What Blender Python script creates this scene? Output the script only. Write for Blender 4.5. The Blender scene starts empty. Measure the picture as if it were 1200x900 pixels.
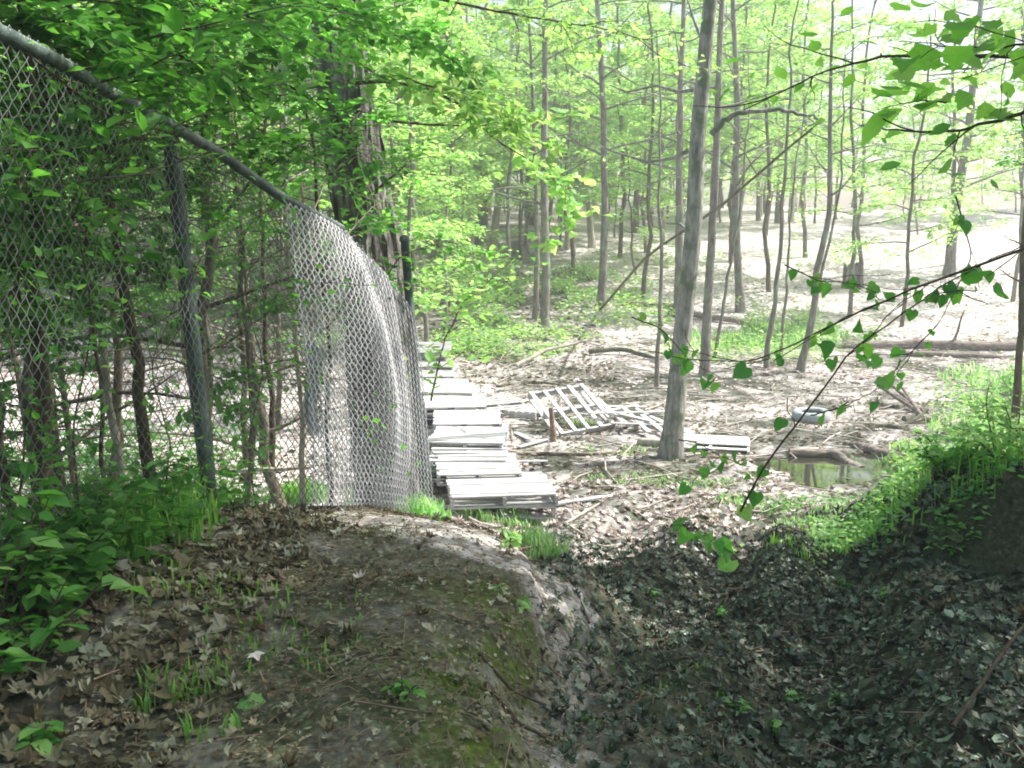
import bpy, math, random
import numpy as np
from mathutils import Vector, Matrix

random.seed(7)
RS = np.random.RandomState
C = bpy.context.scene.collection
PI = math.pi
PITCH = math.radians(8.0); FPX = 1100.0; EYE = 3.0
SUN_AZ = math.radians(74); SUN_EL = math.radians(50)
SUN = np.array([math.sin(SUN_AZ)*math.cos(SUN_EL), math.cos(SUN_AZ)*math.cos(SUN_EL), math.sin(SUN_EL)])

# ------------------------------------------------------------------ measuring helpers
def P(px, py, d):
    """point of the place seen at photo pixel (px,py) at distance d along +Y"""
    x = (px-600)/FPX; v = -(py-450)/FPX
    Y = math.cos(PITCH)+v*math.sin(PITCH); Z = -math.sin(PITCH)+v*math.cos(PITCH)
    return np.array([x*d/Y, d, EYE+Z*d/Y])

# ------------------------------------------------------------------ noise
_lat = RS(11).rand(256, 256)
def vnoise(x, y):
    xi = np.floor(x).astype(int); yi = np.floor(y).astype(int)
    fx = x-xi; fy = y-yi
    fx = fx*fx*(3-2*fx); fy = fy*fy*(3-2*fy)
    a = _lat[xi % 256, yi % 256]; b = _lat[(xi+1) % 256, yi % 256]
    c = _lat[xi % 256, (yi+1) % 256]; d = _lat[(xi+1) % 256, (yi+1) % 256]
    return (a*(1-fx)+b*fx)*(1-fy)+(c*(1-fx)+d*fx)*fy
def fbm(x, y, f, o=3):
    s = 0; a = 1; t = 0
    for k in range(o):
        s = s+a*vnoise(x*f+17.3*k, y*f+5.1*k); t += a; a *= .5; f *= 2.03
    return s/t-.5
def sstep(a, b, x):
    t = np.clip((x-a)/(b-a), 0, 1); return t*t*(3-2*t)

# ------------------------------------------------------------------ terrain
CP = [(0,-2,1.4),(0,0,1.36),(-1,1,1.42),(1,1,1.25),(-1.5,3,1.5),(-.8,3,1.42),(-.2,3,1.38),(-.8,4.5,1.38),(-.15,4.3,1.35),(-1.2,5.5,1.38),
 (-.4,5.5,1.28),(.05,5.7,1.12),(-1.0,6.4,1.2),(-.5,6.6,1.0),(-.3,7.6,.62),(-1.88,3.5,1.67),(-1.6,5.2,1.53),(-1.07,6.7,1.12),(-.64,7.6,.8),
 (-3,3,1.5),(-3,5.5,.9),(-5,8,.3),(-2.2,8.5,.3),(-5,12,.05),(-8,6,.4),(-1.5,10,.15),(-6,2,1.2),(-10,0,1),
 (.5,3,1.0),(.75,4,.85),(1.0,5,.7),(.8,6.5,.5),(.5,8,.3),(.2,9.5,.08),(0,10.5,.05),(1.2,3,.95),(1.5,4,.8),(1.6,6,.5),(1.8,8,.22),(2.2,9.5,.08),
 (2.0,3,1.05),(2.4,4,1.0),(2.4,5,.85),(3.4,4,1.25),(4.5,3.4,1.6),(3.2,6.3,.85),(4,7.5,.85),(5,6,1.3),(2.6,7.6,.5),(5,9,.55),(3.6,9.8,.1),(7,8,1.3),(7,11,.4),
 (9,5,2),(12,9,1.4),(10,14,.2),(4,12.5,.05),(2,12,.05),(0,13,.05),(2,17,.05),(-2,16,.05),(6,17,.05),(-8,18,.1),(10,20,.1),(-1,21,.1),(4,21.5,.1),(18,16,.3),(-18,14,.3),
 (-12,26,.8),(-2,25,.55),(-2,28,.95),(2,28,.84),(8,28,.6),(16,28,.7),(2,35,1.8),(-6,34,1.9),(12,36,1.7),(24,35,1.8),(0,55,4.6),(-25,45,3.6),(20,55,4.4),(45,55,4.6),(-45,60,5),
 (0,80,6.6),(40,85,6.8),(-40,85,7),(0,130,8),(90,130,8),(-90,130,8),(120,40,4),(-120,40,4),(0,-60,1.4),(-60,-30,1.4),(60,-30,2),(0,220,9),(160,200,9),(-160,200,9),(160,-60,3),(-160,-60,2)]
CP = np.array(CP, float)
def _u(r2): return r2*np.log(r2+1e-9)*.5
_n = len(CP)
_K = _u(((CP[:, None, :2]-CP[None, :, :2])**2).sum(-1)); _Pm = np.c_[np.ones(_n), CP[:, :2]]
_A = np.zeros((_n+3, _n+3)); _A[:_n, :_n] = _K+np.eye(_n)*.02; _A[:_n, _n:] = _Pm; _A[_n:, :_n] = _Pm.T
_W = np.linalg.solve(_A, np.r_[CP[:, 2], 0, 0, 0])
def bank_s(x, y): return .69*(x-2.45)+.72*(y-7.0)+.22*fbm(x, y, 1.3, 2)
def puddle(x, y):
    r = np.sqrt(((x-4.6)/1.35)**2+((y-12.9)/1.15)**2)+fbm(x, y, 1.6, 3)*1.1
    return 1-sstep(.55, 1.05, r)
def H(x, y):
    x = np.atleast_1d(np.asarray(x, float)); y = np.atleast_1d(np.asarray(y, float)); sh = x.shape
    x = x.ravel(); y = y.ravel(); out = np.empty(len(x))
    for a in range(0, len(x), 20000):
        X = x[a:a+20000]; Y = y[a:a+20000]
        r2 = (X[:, None]-CP[None, :, 0])**2+(Y[:, None]-CP[None, :, 1])**2
        z = _u(r2)@_W[:_n]+_W[_n]+_W[_n+1]*X+_W[_n+2]*Y
        s = bank_s(X, Y)
        z = z+.50*sstep(-.10, .16, s)*sstep(2.75, 3.5, X)*(1-sstep(.6, 4.0, s))
        z = z+.10*sstep(-.1, .2, s)*sstep(1.0, 2.0, X)*(1-sstep(.3, 1.5, s))
        near = 1-sstep(9, 14, Y)
        gul = sstep(-.1, .4, X)*(1-sstep(2.6, 3.6, X))*near
        z = z+fbm(X, Y, 3.2, 3)*(.03+.19*gul)*near+fbm(X, Y, 11, 2)*(.012+.045*gul)*near
        z = z+.07*(1-2*sstep(-.07, .10, X-.04-.35*fbm(X, Y, 1.7, 3)))*(1-sstep(5.6, 6.6, Y))*sstep(-1.2, -.4, X)*(1-sstep(.5, 1.1, X))
        z = z+gul*.115*np.sin((X-.42*Y)*5.2+fbm(X, Y, .8)*3)*near          # wheel ruts
        z = z+fbm(X, Y, .45, 3)*.16*sstep(9, 16, Y)+fbm(X, Y, 2.4, 2)*.05*sstep(9, 13, Y)
        z = z+fbm(X+40, Y, .09, 2)*1.3*sstep(26, 60, Y)
        flat = sstep(10, 12, Y)*(1-sstep(16, 20, Y))
        z = np.where(flat > 0, z*(1-flat)+flat*np.maximum(z, .035), z)
        z = z-(.13)*puddle(X, Y)
        out[a:a+20000] = z
    return out.reshape(sh)
def h1(x, y): return float(H([x], [y])[0])
def G(px, py):
    """ground point at a photo pixel"""
    d0 = P(px, py, 1.0)-np.array([0, 0, EYE])
    t = np.concatenate([np.arange(1.5, 12, .04), np.arange(12, 60, .15), np.arange(60, 200, .6)])
    z = EYE+d0[2]*t; g = H(d0[0]*t, t); k = np.argmax(z <= g)
    if z[k] > g[k]: k = len(t)-1
    return np.array([d0[0]*t[k], t[k], g[k]])

# ------------------------------------------------------------------ materials
def newmat(name):
    m = bpy.data.materials.new(name); m.use_nodes = True
    nt = m.node_tree; nt.nodes.clear(); return m, nt, nt.nodes, nt.links
def ramp(N, stops, interp='LINEAR'):
    r = N.new('ShaderNodeValToRGB'); e = r.color_ramp.elements; r.color_ramp.interpolation = interp
    while len(e) > len(stops): e.remove(e[-1])
    while len(e) < len(stops): e.new(1)
    for k, (p, c) in enumerate(stops): e[k].position = p; e[k].color = (*c, 1)
    return r
def leaf_mat(name, cols, trans=.5, rough=.5, tcol=None, spec=.3):
    m, nt, N, L = newmat(name)
    g = N.new('ShaderNodeNewGeometry')
    r = ramp(N, [(i/(len(cols)-1), c) for i, c in enumerate(cols)]); L.new(g.outputs['Random Per Island'], r.inputs[0])
    tc = N.new('ShaderNodeTexCoord'); nz = N.new('ShaderNodeTexNoise'); nz.inputs['Scale'].default_value = .9; nz.inputs['Detail'].default_value = 3
    L.new(tc.outputs['Object'], nz.inputs['Vector'])
    mm = N.new('ShaderNodeMapRange'); mm.inputs[1].default_value = .3; mm.inputs[2].default_value = .7; mm.inputs[3].default_value = .72; mm.inputs[4].default_value = 1.25
    L.new(nz.outputs[0], mm.inputs[0])
    vm = N.new('ShaderNodeVectorMath'); vm.operation = 'SCALE'; L.new(r.outputs[0], vm.inputs[0]); L.new(mm.outputs[0], vm.inputs['Scale'])
    p = N.new('ShaderNodeBsdfPrincipled'); p.inputs['Roughness'].default_value = rough; p.inputs['Specular IOR Level'].default_value = spec
    L.new(vm.outputs[0], p.inputs['Base Color'])
    o = N.new('ShaderNodeOutputMaterial')
    if trans > 0:
        t = N.new('ShaderNodeBsdfTranslucent')
        mul = N.new('ShaderNodeMix'); mul.data_type = 'RGBA'; mul.blend_type = 'MULTIPLY'; mul.inputs[0].default_value = 1
        L.new(vm.outputs[0], mul.inputs[6]); mul.inputs[7].default_value = (*(tcol or (1.6, 1.7, .9)), 1)
        L.new(mul.outputs[2], t.inputs['Color'])
        mx = N.new('ShaderNodeMixShader'); mx.inputs[0].default_value = trans
        L.new(p.outputs[0], mx.inputs[1]); L.new(t.outputs[0], mx.inputs[2]); L.new(mx.outputs[0], o.inputs[0])
    else: L.new(p.outputs[0], o.inputs[0])
    return m
def rough_mat(name, stops, scale=(6, 6, 6), rough=.85, bump=.4, detail=6, dist=.02, second=None, wave=None):
    m, nt, N, L = newmat(name)
    tc = N.new('ShaderNodeTexCoord'); mp = N.new('ShaderNodeMapping'); mp.inputs['Scale'].default_value = scale
    L.new(tc.outputs['Object'], mp.inputs[0])
    nz = N.new('ShaderNodeTexNoise'); nz.inputs['Scale'].default_value = 1; nz.inputs['Detail'].default_value = detail; nz.inputs['Roughness'].default_value = .65
    L.new(mp.outputs[0], nz.inputs['Vector'])
    r = ramp(N, stops); L.new(nz.outputs[0], r.inputs[0]); col = r.outputs[0]
    if second:
        n2 = N.new('ShaderNodeTexNoise'); n2.inputs['Scale'].default_value = second[0]; n2.inputs['Detail'].default_value = 4
        L.new(tc.outputs['Object'], n2.inputs['Vector'])
        rr = ramp(N, [(second[2], (0, 0, 0)), (second[3], (1, 1, 1))]); L.new(n2.outputs[0], rr.inputs[0])
        mx = N.new('ShaderNodeMix'); mx.data_type = 'RGBA'; L.new(rr.outputs[0], mx.inputs[0]); L.new(col, mx.inputs[6]); mx.inputs[7].default_value = (*second[1], 1)
        col = mx.outputs[2]
    p = N.new('ShaderNodeBsdfPrincipled'); p.inputs['Roughness'].default_value = rough; p.inputs['Specular IOR Level'].default_value = .25
    L.new(col, p.inputs['Base Color'])
    b = N.new('ShaderNodeBump'); b.inputs['Strength'].default_value = bump; b.inputs['Distance'].default_value = dist
    L.new(nz.outputs[0], b.inputs['Height']); L.new(b.outputs[0], p.inputs['Normal'])
    o = N.new('ShaderNodeOutputMaterial'); L.new(p.outputs[0], o.inputs[0]); return m

M = {}
M['leaf_dark'] = leaf_mat('leaf_dark', [(.035, .125, .025), (.06, .19, .035), (.095, .27, .05), (.16, .37, .08)], .5)  # shade of the left side is put into this dark green
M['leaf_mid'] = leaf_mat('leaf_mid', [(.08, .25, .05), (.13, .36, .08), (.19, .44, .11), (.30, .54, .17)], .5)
M['leaf_far'] = leaf_mat('leaf_far', [(.18, .41, .12), (.27, .52, .17), (.38, .61, .24), (.52, .71, .36)], .5, tcol=(1.5, 1.4, .85))  # pale leaves; the far wood's hazy glow is in this colour
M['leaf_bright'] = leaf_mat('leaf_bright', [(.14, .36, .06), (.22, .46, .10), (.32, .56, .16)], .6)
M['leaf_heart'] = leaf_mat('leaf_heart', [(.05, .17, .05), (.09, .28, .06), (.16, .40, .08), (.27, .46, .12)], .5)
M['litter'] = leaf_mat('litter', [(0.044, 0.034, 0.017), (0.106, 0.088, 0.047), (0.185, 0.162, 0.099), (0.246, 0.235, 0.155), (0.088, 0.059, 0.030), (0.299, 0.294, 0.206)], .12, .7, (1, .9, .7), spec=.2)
M['litter_pale'] = leaf_mat('litter_pale', [(.34, .27, .23), (.60, .52, .49), (.72, .65, .63), (.44, .34, .29), (.78, .73, .72)], .1, .75, (1, .9, .8), spec=.2)  # leaves of the sunny clearing, glare put into their colour
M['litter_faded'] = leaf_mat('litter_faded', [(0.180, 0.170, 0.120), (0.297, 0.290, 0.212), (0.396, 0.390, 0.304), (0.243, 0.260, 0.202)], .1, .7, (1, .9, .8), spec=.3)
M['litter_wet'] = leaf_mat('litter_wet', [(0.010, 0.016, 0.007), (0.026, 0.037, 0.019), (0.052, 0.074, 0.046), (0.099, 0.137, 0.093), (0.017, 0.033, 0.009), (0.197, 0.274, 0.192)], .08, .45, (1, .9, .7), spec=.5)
M['grass'] = leaf_mat('grass', [(.10, .26, .05), (.18, .38, .08), (.28, .5, .12)], .45)
M['grass_pale'] = leaf_mat('grass_pale', [(.22, .46, .15), (.34, .58, .24), (.46, .66, .32)], .45, tcol=(1.3, 1.25, 1))
M['moss'] = leaf_mat('moss', [(.045, .08, .01), (.09, .14, .012), (.14, .18, .02)], .2)
M['bark'] = rough_mat('bark', [(.3, (.05, .04, .03)), (.5, (.13, .105, .08)), (.7, (.24, .21, .17))], (14, 14, 3.2), bump=.7, second=(1.7, (.20, .22, .17), .52, .75))
M['bark_dark'] = rough_mat('bark_dark', [(.3, (.03, .022, .015)), (.55, (.085, .06, .04)), (.75, (.16, .12, .085))], (14, 14, 4), bump=.7, second=(2.3, (.07, .10, .045), .5, .72))
M['bark_hazed'] = rough_mat('bark_hazed', [(.3, (.09, .08, .065)), (.5, (.18, .165, .14)), (.7, (.32, .30, .26))], (14, 14, 3.2), bump=.5, second=(1.7, (.28, .33, .26), .5, .7))  # far bark paled, a hazy veil put into its colour
M['bark_pale'] = rough_mat('bark_pale', [(.3, (.22, .19, .16)), (.5, (.40, .36, .31)), (.7, (.58, .54, .48))], (12, 12, 5), bump=.4)
M['bark_main'] = rough_mat('bark_main', [(.3, (.13, .13, .12)), (.48, (.28, .275, .25)), (.7, (.46, .45, .42))], (20, 20, 4), bump=.8, second=(4.5, (.15, .19, .13), .50, .62), dist=.05)
M['bark_old'] = rough_mat('bark_old', [(.3, (.03, .028, .024)), (.48, (.12, .11, .10)), (.62, (.30, .28, .265)), (.8, (.48, .46, .44))], (9, 9, 1.6), bump=1.0, dist=.06)
M['twig'] = rough_mat('twig', [(.3, (.04, .03, .02)), (.7, (.12, .09, .065))], (30, 30, 30), bump=.2)
M['twig_pale'] = rough_mat('twig_pale', [(.3, (.28, .22, .17)), (.7, (.55, .48, .41))], (30, 30, 30), bump=.2)
M['log'] = rough_mat('log', [(.3, (.07, .055, .045)), (.5, (.2, .165, .14)), (.7, (.40, .35, .31))], (5, 24, 24), bump=.7)
M['log_green'] = rough_mat('log_green', [(.3, (.035, .035, .025)), (.5, (.085, .09, .06)), (.75, (.2, .2, .15))], (5, 24, 24), bump=.6)
M['wood'] = rough_mat('wood', [(.28, (.20, .20, .20)), (.5, (.42, .42, .42)), (.7, (.62, .62, .62))], (3, 40, 40), bump=.25, second=(1.4, (.33, .31, .30), .58, .8))
M['wood_pale'] = rough_mat('wood_pale', [(.28, (.34, .33, .32)), (.45, (.60, .59, .58)), (.7, (.82, .81, .80))], (3, 40, 40), bump=.25)
M['wood_green'] = rough_mat('wood_green', [(.28, (.20, .27, .24)), (.5, (.38, .47, .43)), (.7, (.55, .62, .58))], (3, 40, 40), bump=.25)
M['wood_brown'] = rough_mat('wood_brown', [(.3, (.13, .085, .06)), (.6, (.28, .20, .15)), (.8, (.4, .31, .25))], (3, 30, 30), bump=.3)
M['post'] = rough_mat('post', [(.3, (.03, .05, .042)), (.5, (.065, .095, .082)), (.72, (.17, .21, .195))], (12, 12, 3), .55, .15, second=(4, (.30, .30, .28), .6, .7))
M['wire_sunlit'] = rough_mat('sunlit_wire', [(.35, (.62, .61, .62)), (.7, (.85, .83, .84))], (3, 3, 3), .5, .05)  # sunlit copy of the fence wire, sunshine put into its colour
M['rubber'] = rough_mat('rubber', [(.3, (0.216, 0.243, 0.250)), (.7, (0.459, 0.499, 0.513))], (8, 8, 8), .7, .2)
M['sheet'] = rough_mat('sheet', [(.3, (.45, .48, .53)), (.7, (.66, .70, .75))], (4, 4, 4), .5, .3)
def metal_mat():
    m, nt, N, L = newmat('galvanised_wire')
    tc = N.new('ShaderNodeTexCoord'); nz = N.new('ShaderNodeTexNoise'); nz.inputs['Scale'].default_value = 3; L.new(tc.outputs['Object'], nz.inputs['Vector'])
    r = ramp(N, [(.35, (.09, .11, .095)), (.7, (.26, .27, .255))]); L.new(nz.outputs[0], r.inputs[0])  # dark tone stands for shade on the left length of fence
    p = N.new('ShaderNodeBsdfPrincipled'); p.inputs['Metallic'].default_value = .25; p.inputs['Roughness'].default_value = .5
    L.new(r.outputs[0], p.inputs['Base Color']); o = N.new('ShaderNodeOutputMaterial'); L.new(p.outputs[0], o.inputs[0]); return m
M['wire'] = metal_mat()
def water_mat():
    m, nt, N, L = newmat('puddle_water')
    p = N.new('ShaderNodeBsdfPrincipled'); p.inputs['Base Color'].default_value = (.03, .03, .02, 1); p.inputs['Roughness'].default_value = .03; p.inputs['Specular IOR Level'].default_value = 1.0; p.inputs['IOR'].default_value = 1.6
    nz = N.new('ShaderNodeTexNoise'); nz.inputs['Scale'].default_value = 6
    b = N.new('ShaderNodeBump'); b.inputs['Strength'].default_value = .05; b.inputs['Distance'].default_value = .01
    L.new(nz.outputs[0], b.inputs['Height']); L.new(b.outputs[0], p.inputs['Normal'])
    o = N.new('ShaderNodeOutputMaterial'); L.new(p.outputs[0], o.inputs[0]); return m
M['water'] = water_mat()
def ground_mat():
    m, nt, N, L = newmat('forest_floor')
    tc = N.new('ShaderNodeTexCoord'); pos = tc.outputs['Object']
    at = N.new('ShaderNodeAttribute'); at.attribute_name = 'cover'
    sep = N.new('ShaderNodeSeparateColor'); L.new(at.outputs['Color'], sep.inputs[0])
    wn = N.new('ShaderNodeTexNoise'); wn.inputs['Scale'].default_value = 9; wn.inputs['Detail'].default_value = 3; L.new(pos, wn.inputs['Vector'])
    vs = N.new('ShaderNodeVectorMath'); vs.operation = 'SCALE'; vs.inputs['Scale'].default_value = .09; L.new(wn.outputs['Color'], vs.inputs[0])
    va = N.new('ShaderNodeVectorMath'); L.new(pos, va.inputs[0]); L.new(vs.outputs[0], va.inputs[1])
    vo = N.new('ShaderNodeTexVoronoi'); vo.inputs['Scale'].default_value = 17; L.new(va.outputs[0], vo.inputs['Vector'])
    sc = N.new('ShaderNodeSeparateColor'); L.new(vo.outputs['Color'], sc.inputs[0])
    lit = ramp(N, [(0, (.26, .21, .17)), (.3, (.50, .44, .42)), (.55, (.70, .64, .62)), (.8, (.52, .50, .50)), (1, (.84, .80, .80))]); L.new(sc.outputs[0], lit.inputs[0])  # litter tones raised to paint the glare of the sunny slope
    darkened = ramp(N, [(0, (0.008, 0.009, 0.005)), (.4, (0.021, 0.025, 0.013)), (.7, (0.045, 0.060, 0.032)), (1, (0.098, 0.128, 0.077))]); L.new(sc.outputs[1], darkened.inputs[0])
    n1 = N.new('ShaderNodeTexNoise'); n1.inputs['Scale'].default_value = 28; n1.inputs['Detail'].default_value = 8; n1.inputs['Roughness'].default_value = .7; L.new(pos, n1.inputs['Vector'])
    dirt = ramp(N, [(.3, (0.024, 0.025, 0.012)), (.5, (0.067, 0.073, 0.040)), (.62, (0.129, 0.142, 0.088)), (.75, (0.258, 0.284, 0.193))]); L.new(n1.outputs[0], dirt.inputs[0])
    n2 = N.new('ShaderNodeTexNoise'); n2.inputs['Scale'].default_value = 1.1; n2.inputs['Detail'].default_value = 5; L.new(pos, n2.inputs['Vector'])
    big = N.new('ShaderNodeMapRange'); big.inputs[1].default_value = .3; big.inputs[2].default_value = .7; big.inputs[3].default_value = .65; big.inputs[4].default_value = 1.2; L.new(n2.outputs[0], big.inputs[0])
    def mix(f, a, b):
        x = N.new('ShaderNodeMix'); x.data_type = 'RGBA'; L.new(f, x.inputs[0]); L.new(a, x.inputs[6]); L.new(b, x.inputs[7]); return x.outputs[2]
    c = mix(sep.outputs[2], lit.outputs[0], darkened.outputs[0]); c = mix(sep.outputs[0], c, dirt.outputs[0])
    mo = ramp(N, [(.3, (.04, .055, .012)), (.6, (.10, .14, .02)), (.8, (.18, .21, .04))]); L.new(n1.outputs[0], mo.inputs[0])
    mm = N.new('ShaderNodeMath'); mm.operation = 'MULTIPLY'; mr = ramp(N, [(.42, (0, 0, 0)), (.58, (1, 1, 1))])
    n3 = N.new('ShaderNodeTexNoise'); n3.inputs['Scale'].default_value = 6; n3.inputs['Detail'].default_value = 5; L.new(pos, n3.inputs['Vector']); L.new(n3.outputs[0], mr.inputs[0])
    L.new(mr.outputs[0], mm.inputs[0]); L.new(sep.outputs[1], mm.inputs[1]); c = mix(mm.outputs[0], c, mo.outputs[0])
    s = N.new('ShaderNodeVectorMath'); s.operation = 'SCALE'; L.new(c, s.inputs[0]); L.new(big.outputs[0], s.inputs['Scale'])
    p = N.new('ShaderNodeBsdfPrincipled'); p.inputs['Roughness'].default_value = .9; p.inputs['Specular IOR Level'].default_value = .2
    L.new(s.outputs[0], p.inputs['Base Color'])
    b1 = N.new('ShaderNodeBump'); b1.inputs['Strength'].default_value = .6; b1.inputs['Distance'].default_value = .02; L.new(n1.outputs[0], b1.inputs['Height'])
    b2 = N.new('ShaderNodeBump'); b2.inputs['Strength'].default_value = .5; b2.inputs['Distance'].default_value = .03; b2.invert = True
    L.new(vo.outputs['Distance'], b2.inputs['Height']); L.new(b1.outputs[0], b2.inputs['Normal']); L.new(b2.outputs[0], p.inputs['Normal'])
    o = N.new('ShaderNodeOutputMaterial'); L.new(p.outputs[0], o.inputs[0]); return m
M['ground'] = ground_mat()

# ------------------------------------------------------------------ mesh building
class MB:
    def __init__(s): s.v = []; s.f = []; s.n = 0; s.mi = []
    def add(s, v, f, mi=0):
        v = np.asarray(v, float).reshape(-1, 3); f = np.asarray(f, int)
        if len(f) == 0: return
        s.v.append(v); s.f.append(f+s.n); s.mi.append(np.full(len(f), mi)); s.n += len(v)
    def build(s, name, mats, parent=None, smooth=True, loc=None):
        me = bpy.data.meshes.new(name)
        if s.v:
            V = np.concatenate(s.v)
            if loc is not None: V = V-np.asarray(loc)
            sizes = np.concatenate([np.full(len(f), f.shape[1]) for f in s.f]); idx = np.concatenate([f.ravel() for f in s.f])
            me.vertices.add(len(V)); me.vertices.foreach_set('co', V.ravel().astype(np.float32))
            me.loops.add(len(idx)); me.loops.foreach_set('vertex_index', idx.astype(np.int32))
            me.polygons.add(len(sizes)); st = np.r_[0, np.cumsum(sizes)[:-1]]
            me.polygons.foreach_set('loop_start', st.astype(np.int32)); me.polygons.foreach_set('loop_total', sizes.astype(np.int32))
            me.polygons.foreach_set('material_index', np.concatenate(s.mi).astype(np.int32))
            me.polygons.foreach_set('use_smooth', np.full(len(sizes), smooth))
            me.update(calc_edges=True)
        for m in (mats if isinstance(mats, list) else [mats]): me.materials.append(m)
        o = bpy.data.objects.new(name, me); C.objects.link(o)
        if loc is not None and parent is None: o.location = loc
        if parent is not None: o.parent = parent
        return o
def tube(mb, pts, rad, sides=6, mi=0, cap=True, wob=0, rng=None):
    pts = np.asarray(pts, float); n = len(pts); rad = np.broadcast_to(np.asarray(rad, float), (n,))
    t = np.gradient(pts, axis=0); t /= np.linalg.norm(t, axis=1)[:, None]+1e-9
    ref = np.array([0, 1, 0.]) if abs(t[:, 1]).mean() < .7 else np.array([1., 0, 0])
    a = np.cross(t, ref); a /= np.linalg.norm(a, axis=1)[:, None]+1e-9; b = np.cross(t, a)
    th = np.arange(sides)*2*PI/sides
    R = rad[:, None]*np.ones(sides)
    if wob and rng is not None: R = R*(1+wob*(rng.rand(n, sides)-.5))
    v = pts[:, None]+R[..., None]*(np.cos(th)[None, :, None]*a[:, None]+np.sin(th)[None, :, None]*b[:, None])
    i = np.arange(n-1)[:, None]*sides; j = np.arange(sides)[None]; k = (j+1) % sides
    f = np.stack([i+j, i+k, i+sides+k, i+sides+j], -1).reshape(-1, 4)
    mb.add(v, f, mi)
    if cap and sides > 3:
        base = mb.n
        for e, ring in ((0, v[0]), (1, v[-1])):
            c = ring.mean(0); vv = np.vstack([ring, c[None]]); ff = np.stack([np.arange(sides), (np.arange(sides)+1) % sides, np.full(sides, sides)], -1)
            mb.add(vv, ff if e else ff[:, ::-1], mi)
def box(mb, c, ax, hs, mi=0, ch=.004):
    """bevelled board: centre, 3x3 axes rows, half sizes"""
    c = np.asarray(c, float); ax = np.asarray(ax, float); hx, hy, hz = hs
    ch = min(ch, hz*.45)
    ring = np.array([(-hy+ch, -hz), (hy-ch, -hz), (hy, -hz+ch), (hy, hz-ch), (hy-ch, hz), (-hy+ch, hz), (-hy, hz-ch), (-hy, -hz+ch)])
    vs = np.array([(x, y, z) for x in (-hx, hx) for y, z in ring])
    v = c+vs@ax
    f = [[i, (i+1) % 8, 8+(i+1) % 8, 8+i] for i in range(8)]
    mb.add(v, f, mi)
    mb.add(v[:8], [[7, 6, 5, 4, 3, 2, 1, 0]], mi); mb.add(v[8:], [[0, 1, 2, 3, 4, 5, 6, 7]], mi)

# leaf shapes: local x = across, y = along, z = up
T = {}
T['diamond'] = (np.array([(0, 0, 0), (-.32, .45, .06), (0, 1, -.05), (.32, .45, .06)]), np.array([(0, 3, 2), (0, 2, 1)]))
T['oval'] = (np.array([(0, 0, 0), (-.26, .28, .05), (-.26, .62, .05), (0, 1, -.10), (.26, .62, .05), (.26, .28, .05), (0, .45, 0)]),
             np.array([(6, 0, 5), (6, 5, 4), (6, 4, 3), (6, 3, 2), (6, 2, 1), (6, 1, 0)]))
_h = np.array([(0, .08, 0), (.22, -.04, .03), (.44, .10, .05), (.46, .36, .04), (.28, .68, .0), (0, 1, -.08), (-.28, .68, .0), (-.46, .36, .04), (-.44, .10, .05), (-.22, -.04, .03), (0, .42, -.02)])
T['heart'] = (_h, np.array([(10, i, (i+1) % 10) for i in range(10)]))
_m = np.array([(0, 0), (.2, .02), (.42, .04), (.43, .22), (.56, .42), (.42, .47), (.38, .66), (.23, .68), (0, 1.0), (-.23, .68), (-.38, .66), (-.42, .47), (-.56, .42), (-.43, .22), (-.42, .04), (-.2, .02)])
_m = np.c_[_m, .22*(_m[:, 0]**2)+.04*np.sin(_m[:, 1]*9)]
T['maple'] = (np.vstack([_m, [[0, .38, .0]]]), np.array([(16, i, (i+1) % 16) for i in range(16)]))
_o = np.array([(0, 0), (.10, .12), (.28, .18), (.14, .32), (.40, .44), (.20, .54), (.40, .72), (.16, .76), (0, 1), (-.16, .76), (-.40, .72), (-.20, .54), (-.40, .44), (-.14, .32), (-.28, .18), (-.10, .12)])
_o = np.c_[_o, .5*(_o[:, 0]**2)+.15*(_o[:, 1]-.5)**2]
T['oak'] = (np.vstack([_o, [[0, .5, -.03]]]), np.array([(16, i, (i+1) % 16) for i in range(16)]))
def leaves(mb, Cn, D, Nn, S, kind='diamond', mi=0, curl=0, rng=None):
    tv, tf = T[kind]; n = len(Cn)
    if n == 0: return
    D = D/(np.linalg.norm(D, axis=1)[:, None]+1e-9)
    X = np.cross(D, Nn); X /= np.linalg.norm(X, axis=1)[:, None]+1e-9; Z = np.cross(X, D)
    t = np.broadcast_to(tv, (n,)+tv.shape).copy()
    if curl and rng is not None:
        k = (rng.rand(n, 1)-.3)*curl; q = (rng.rand(n, 1)-.5)*curl
        t[..., 2] += k*(t[..., 0]**2)*3+q*((t[..., 1]-.5)**2)*3+.16*curl*(rng.rand(n, tv.shape[0])-.5)*.4
    S = np.asarray(S).reshape(-1, 1, 1)*np.ones((n, 1, 1))
    v = Cn[:, None]+S*(t[..., :1]*X[:, None]+t[..., 1:2]*D[:, None]+t[..., 2:]*Z[:, None])
    f = tf[None]+(np.arange(n)*len(tv))[:, None, None]
    mb.add(v, f.reshape(-1, tf.shape[1]), mi)
def rdirs(rng, n, up=0.0):
    a = rng.rand(n)*2*PI; z = up+(rng.rand(n)-.5)*.8
    return np.c_[np.cos(a), np.sin(a), z]
def upish(rng, n, tilt):
    v = rng.randn(n, 3)*tilt; v[:, 2] = 1; return v

# ------------------------------------------------------------------ object helpers
def tag(o, label=None, cat=None, group=None, kind=None):
    if label: o['label'] = label
    if cat: o['category'] = cat
    if group: o['group'] = group
    if kind: o['kind'] = kind
    return o
def empty(name, loc, label, cat, group=None, rz=0):
    o = bpy.data.objects.new(name, None); C.objects.link(o); o.location = [float(q) for q in loc]; o.rotation_euler = (0, 0, rz); o.empty_display_size = .2
    return tag(o, label, cat, group)

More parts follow.
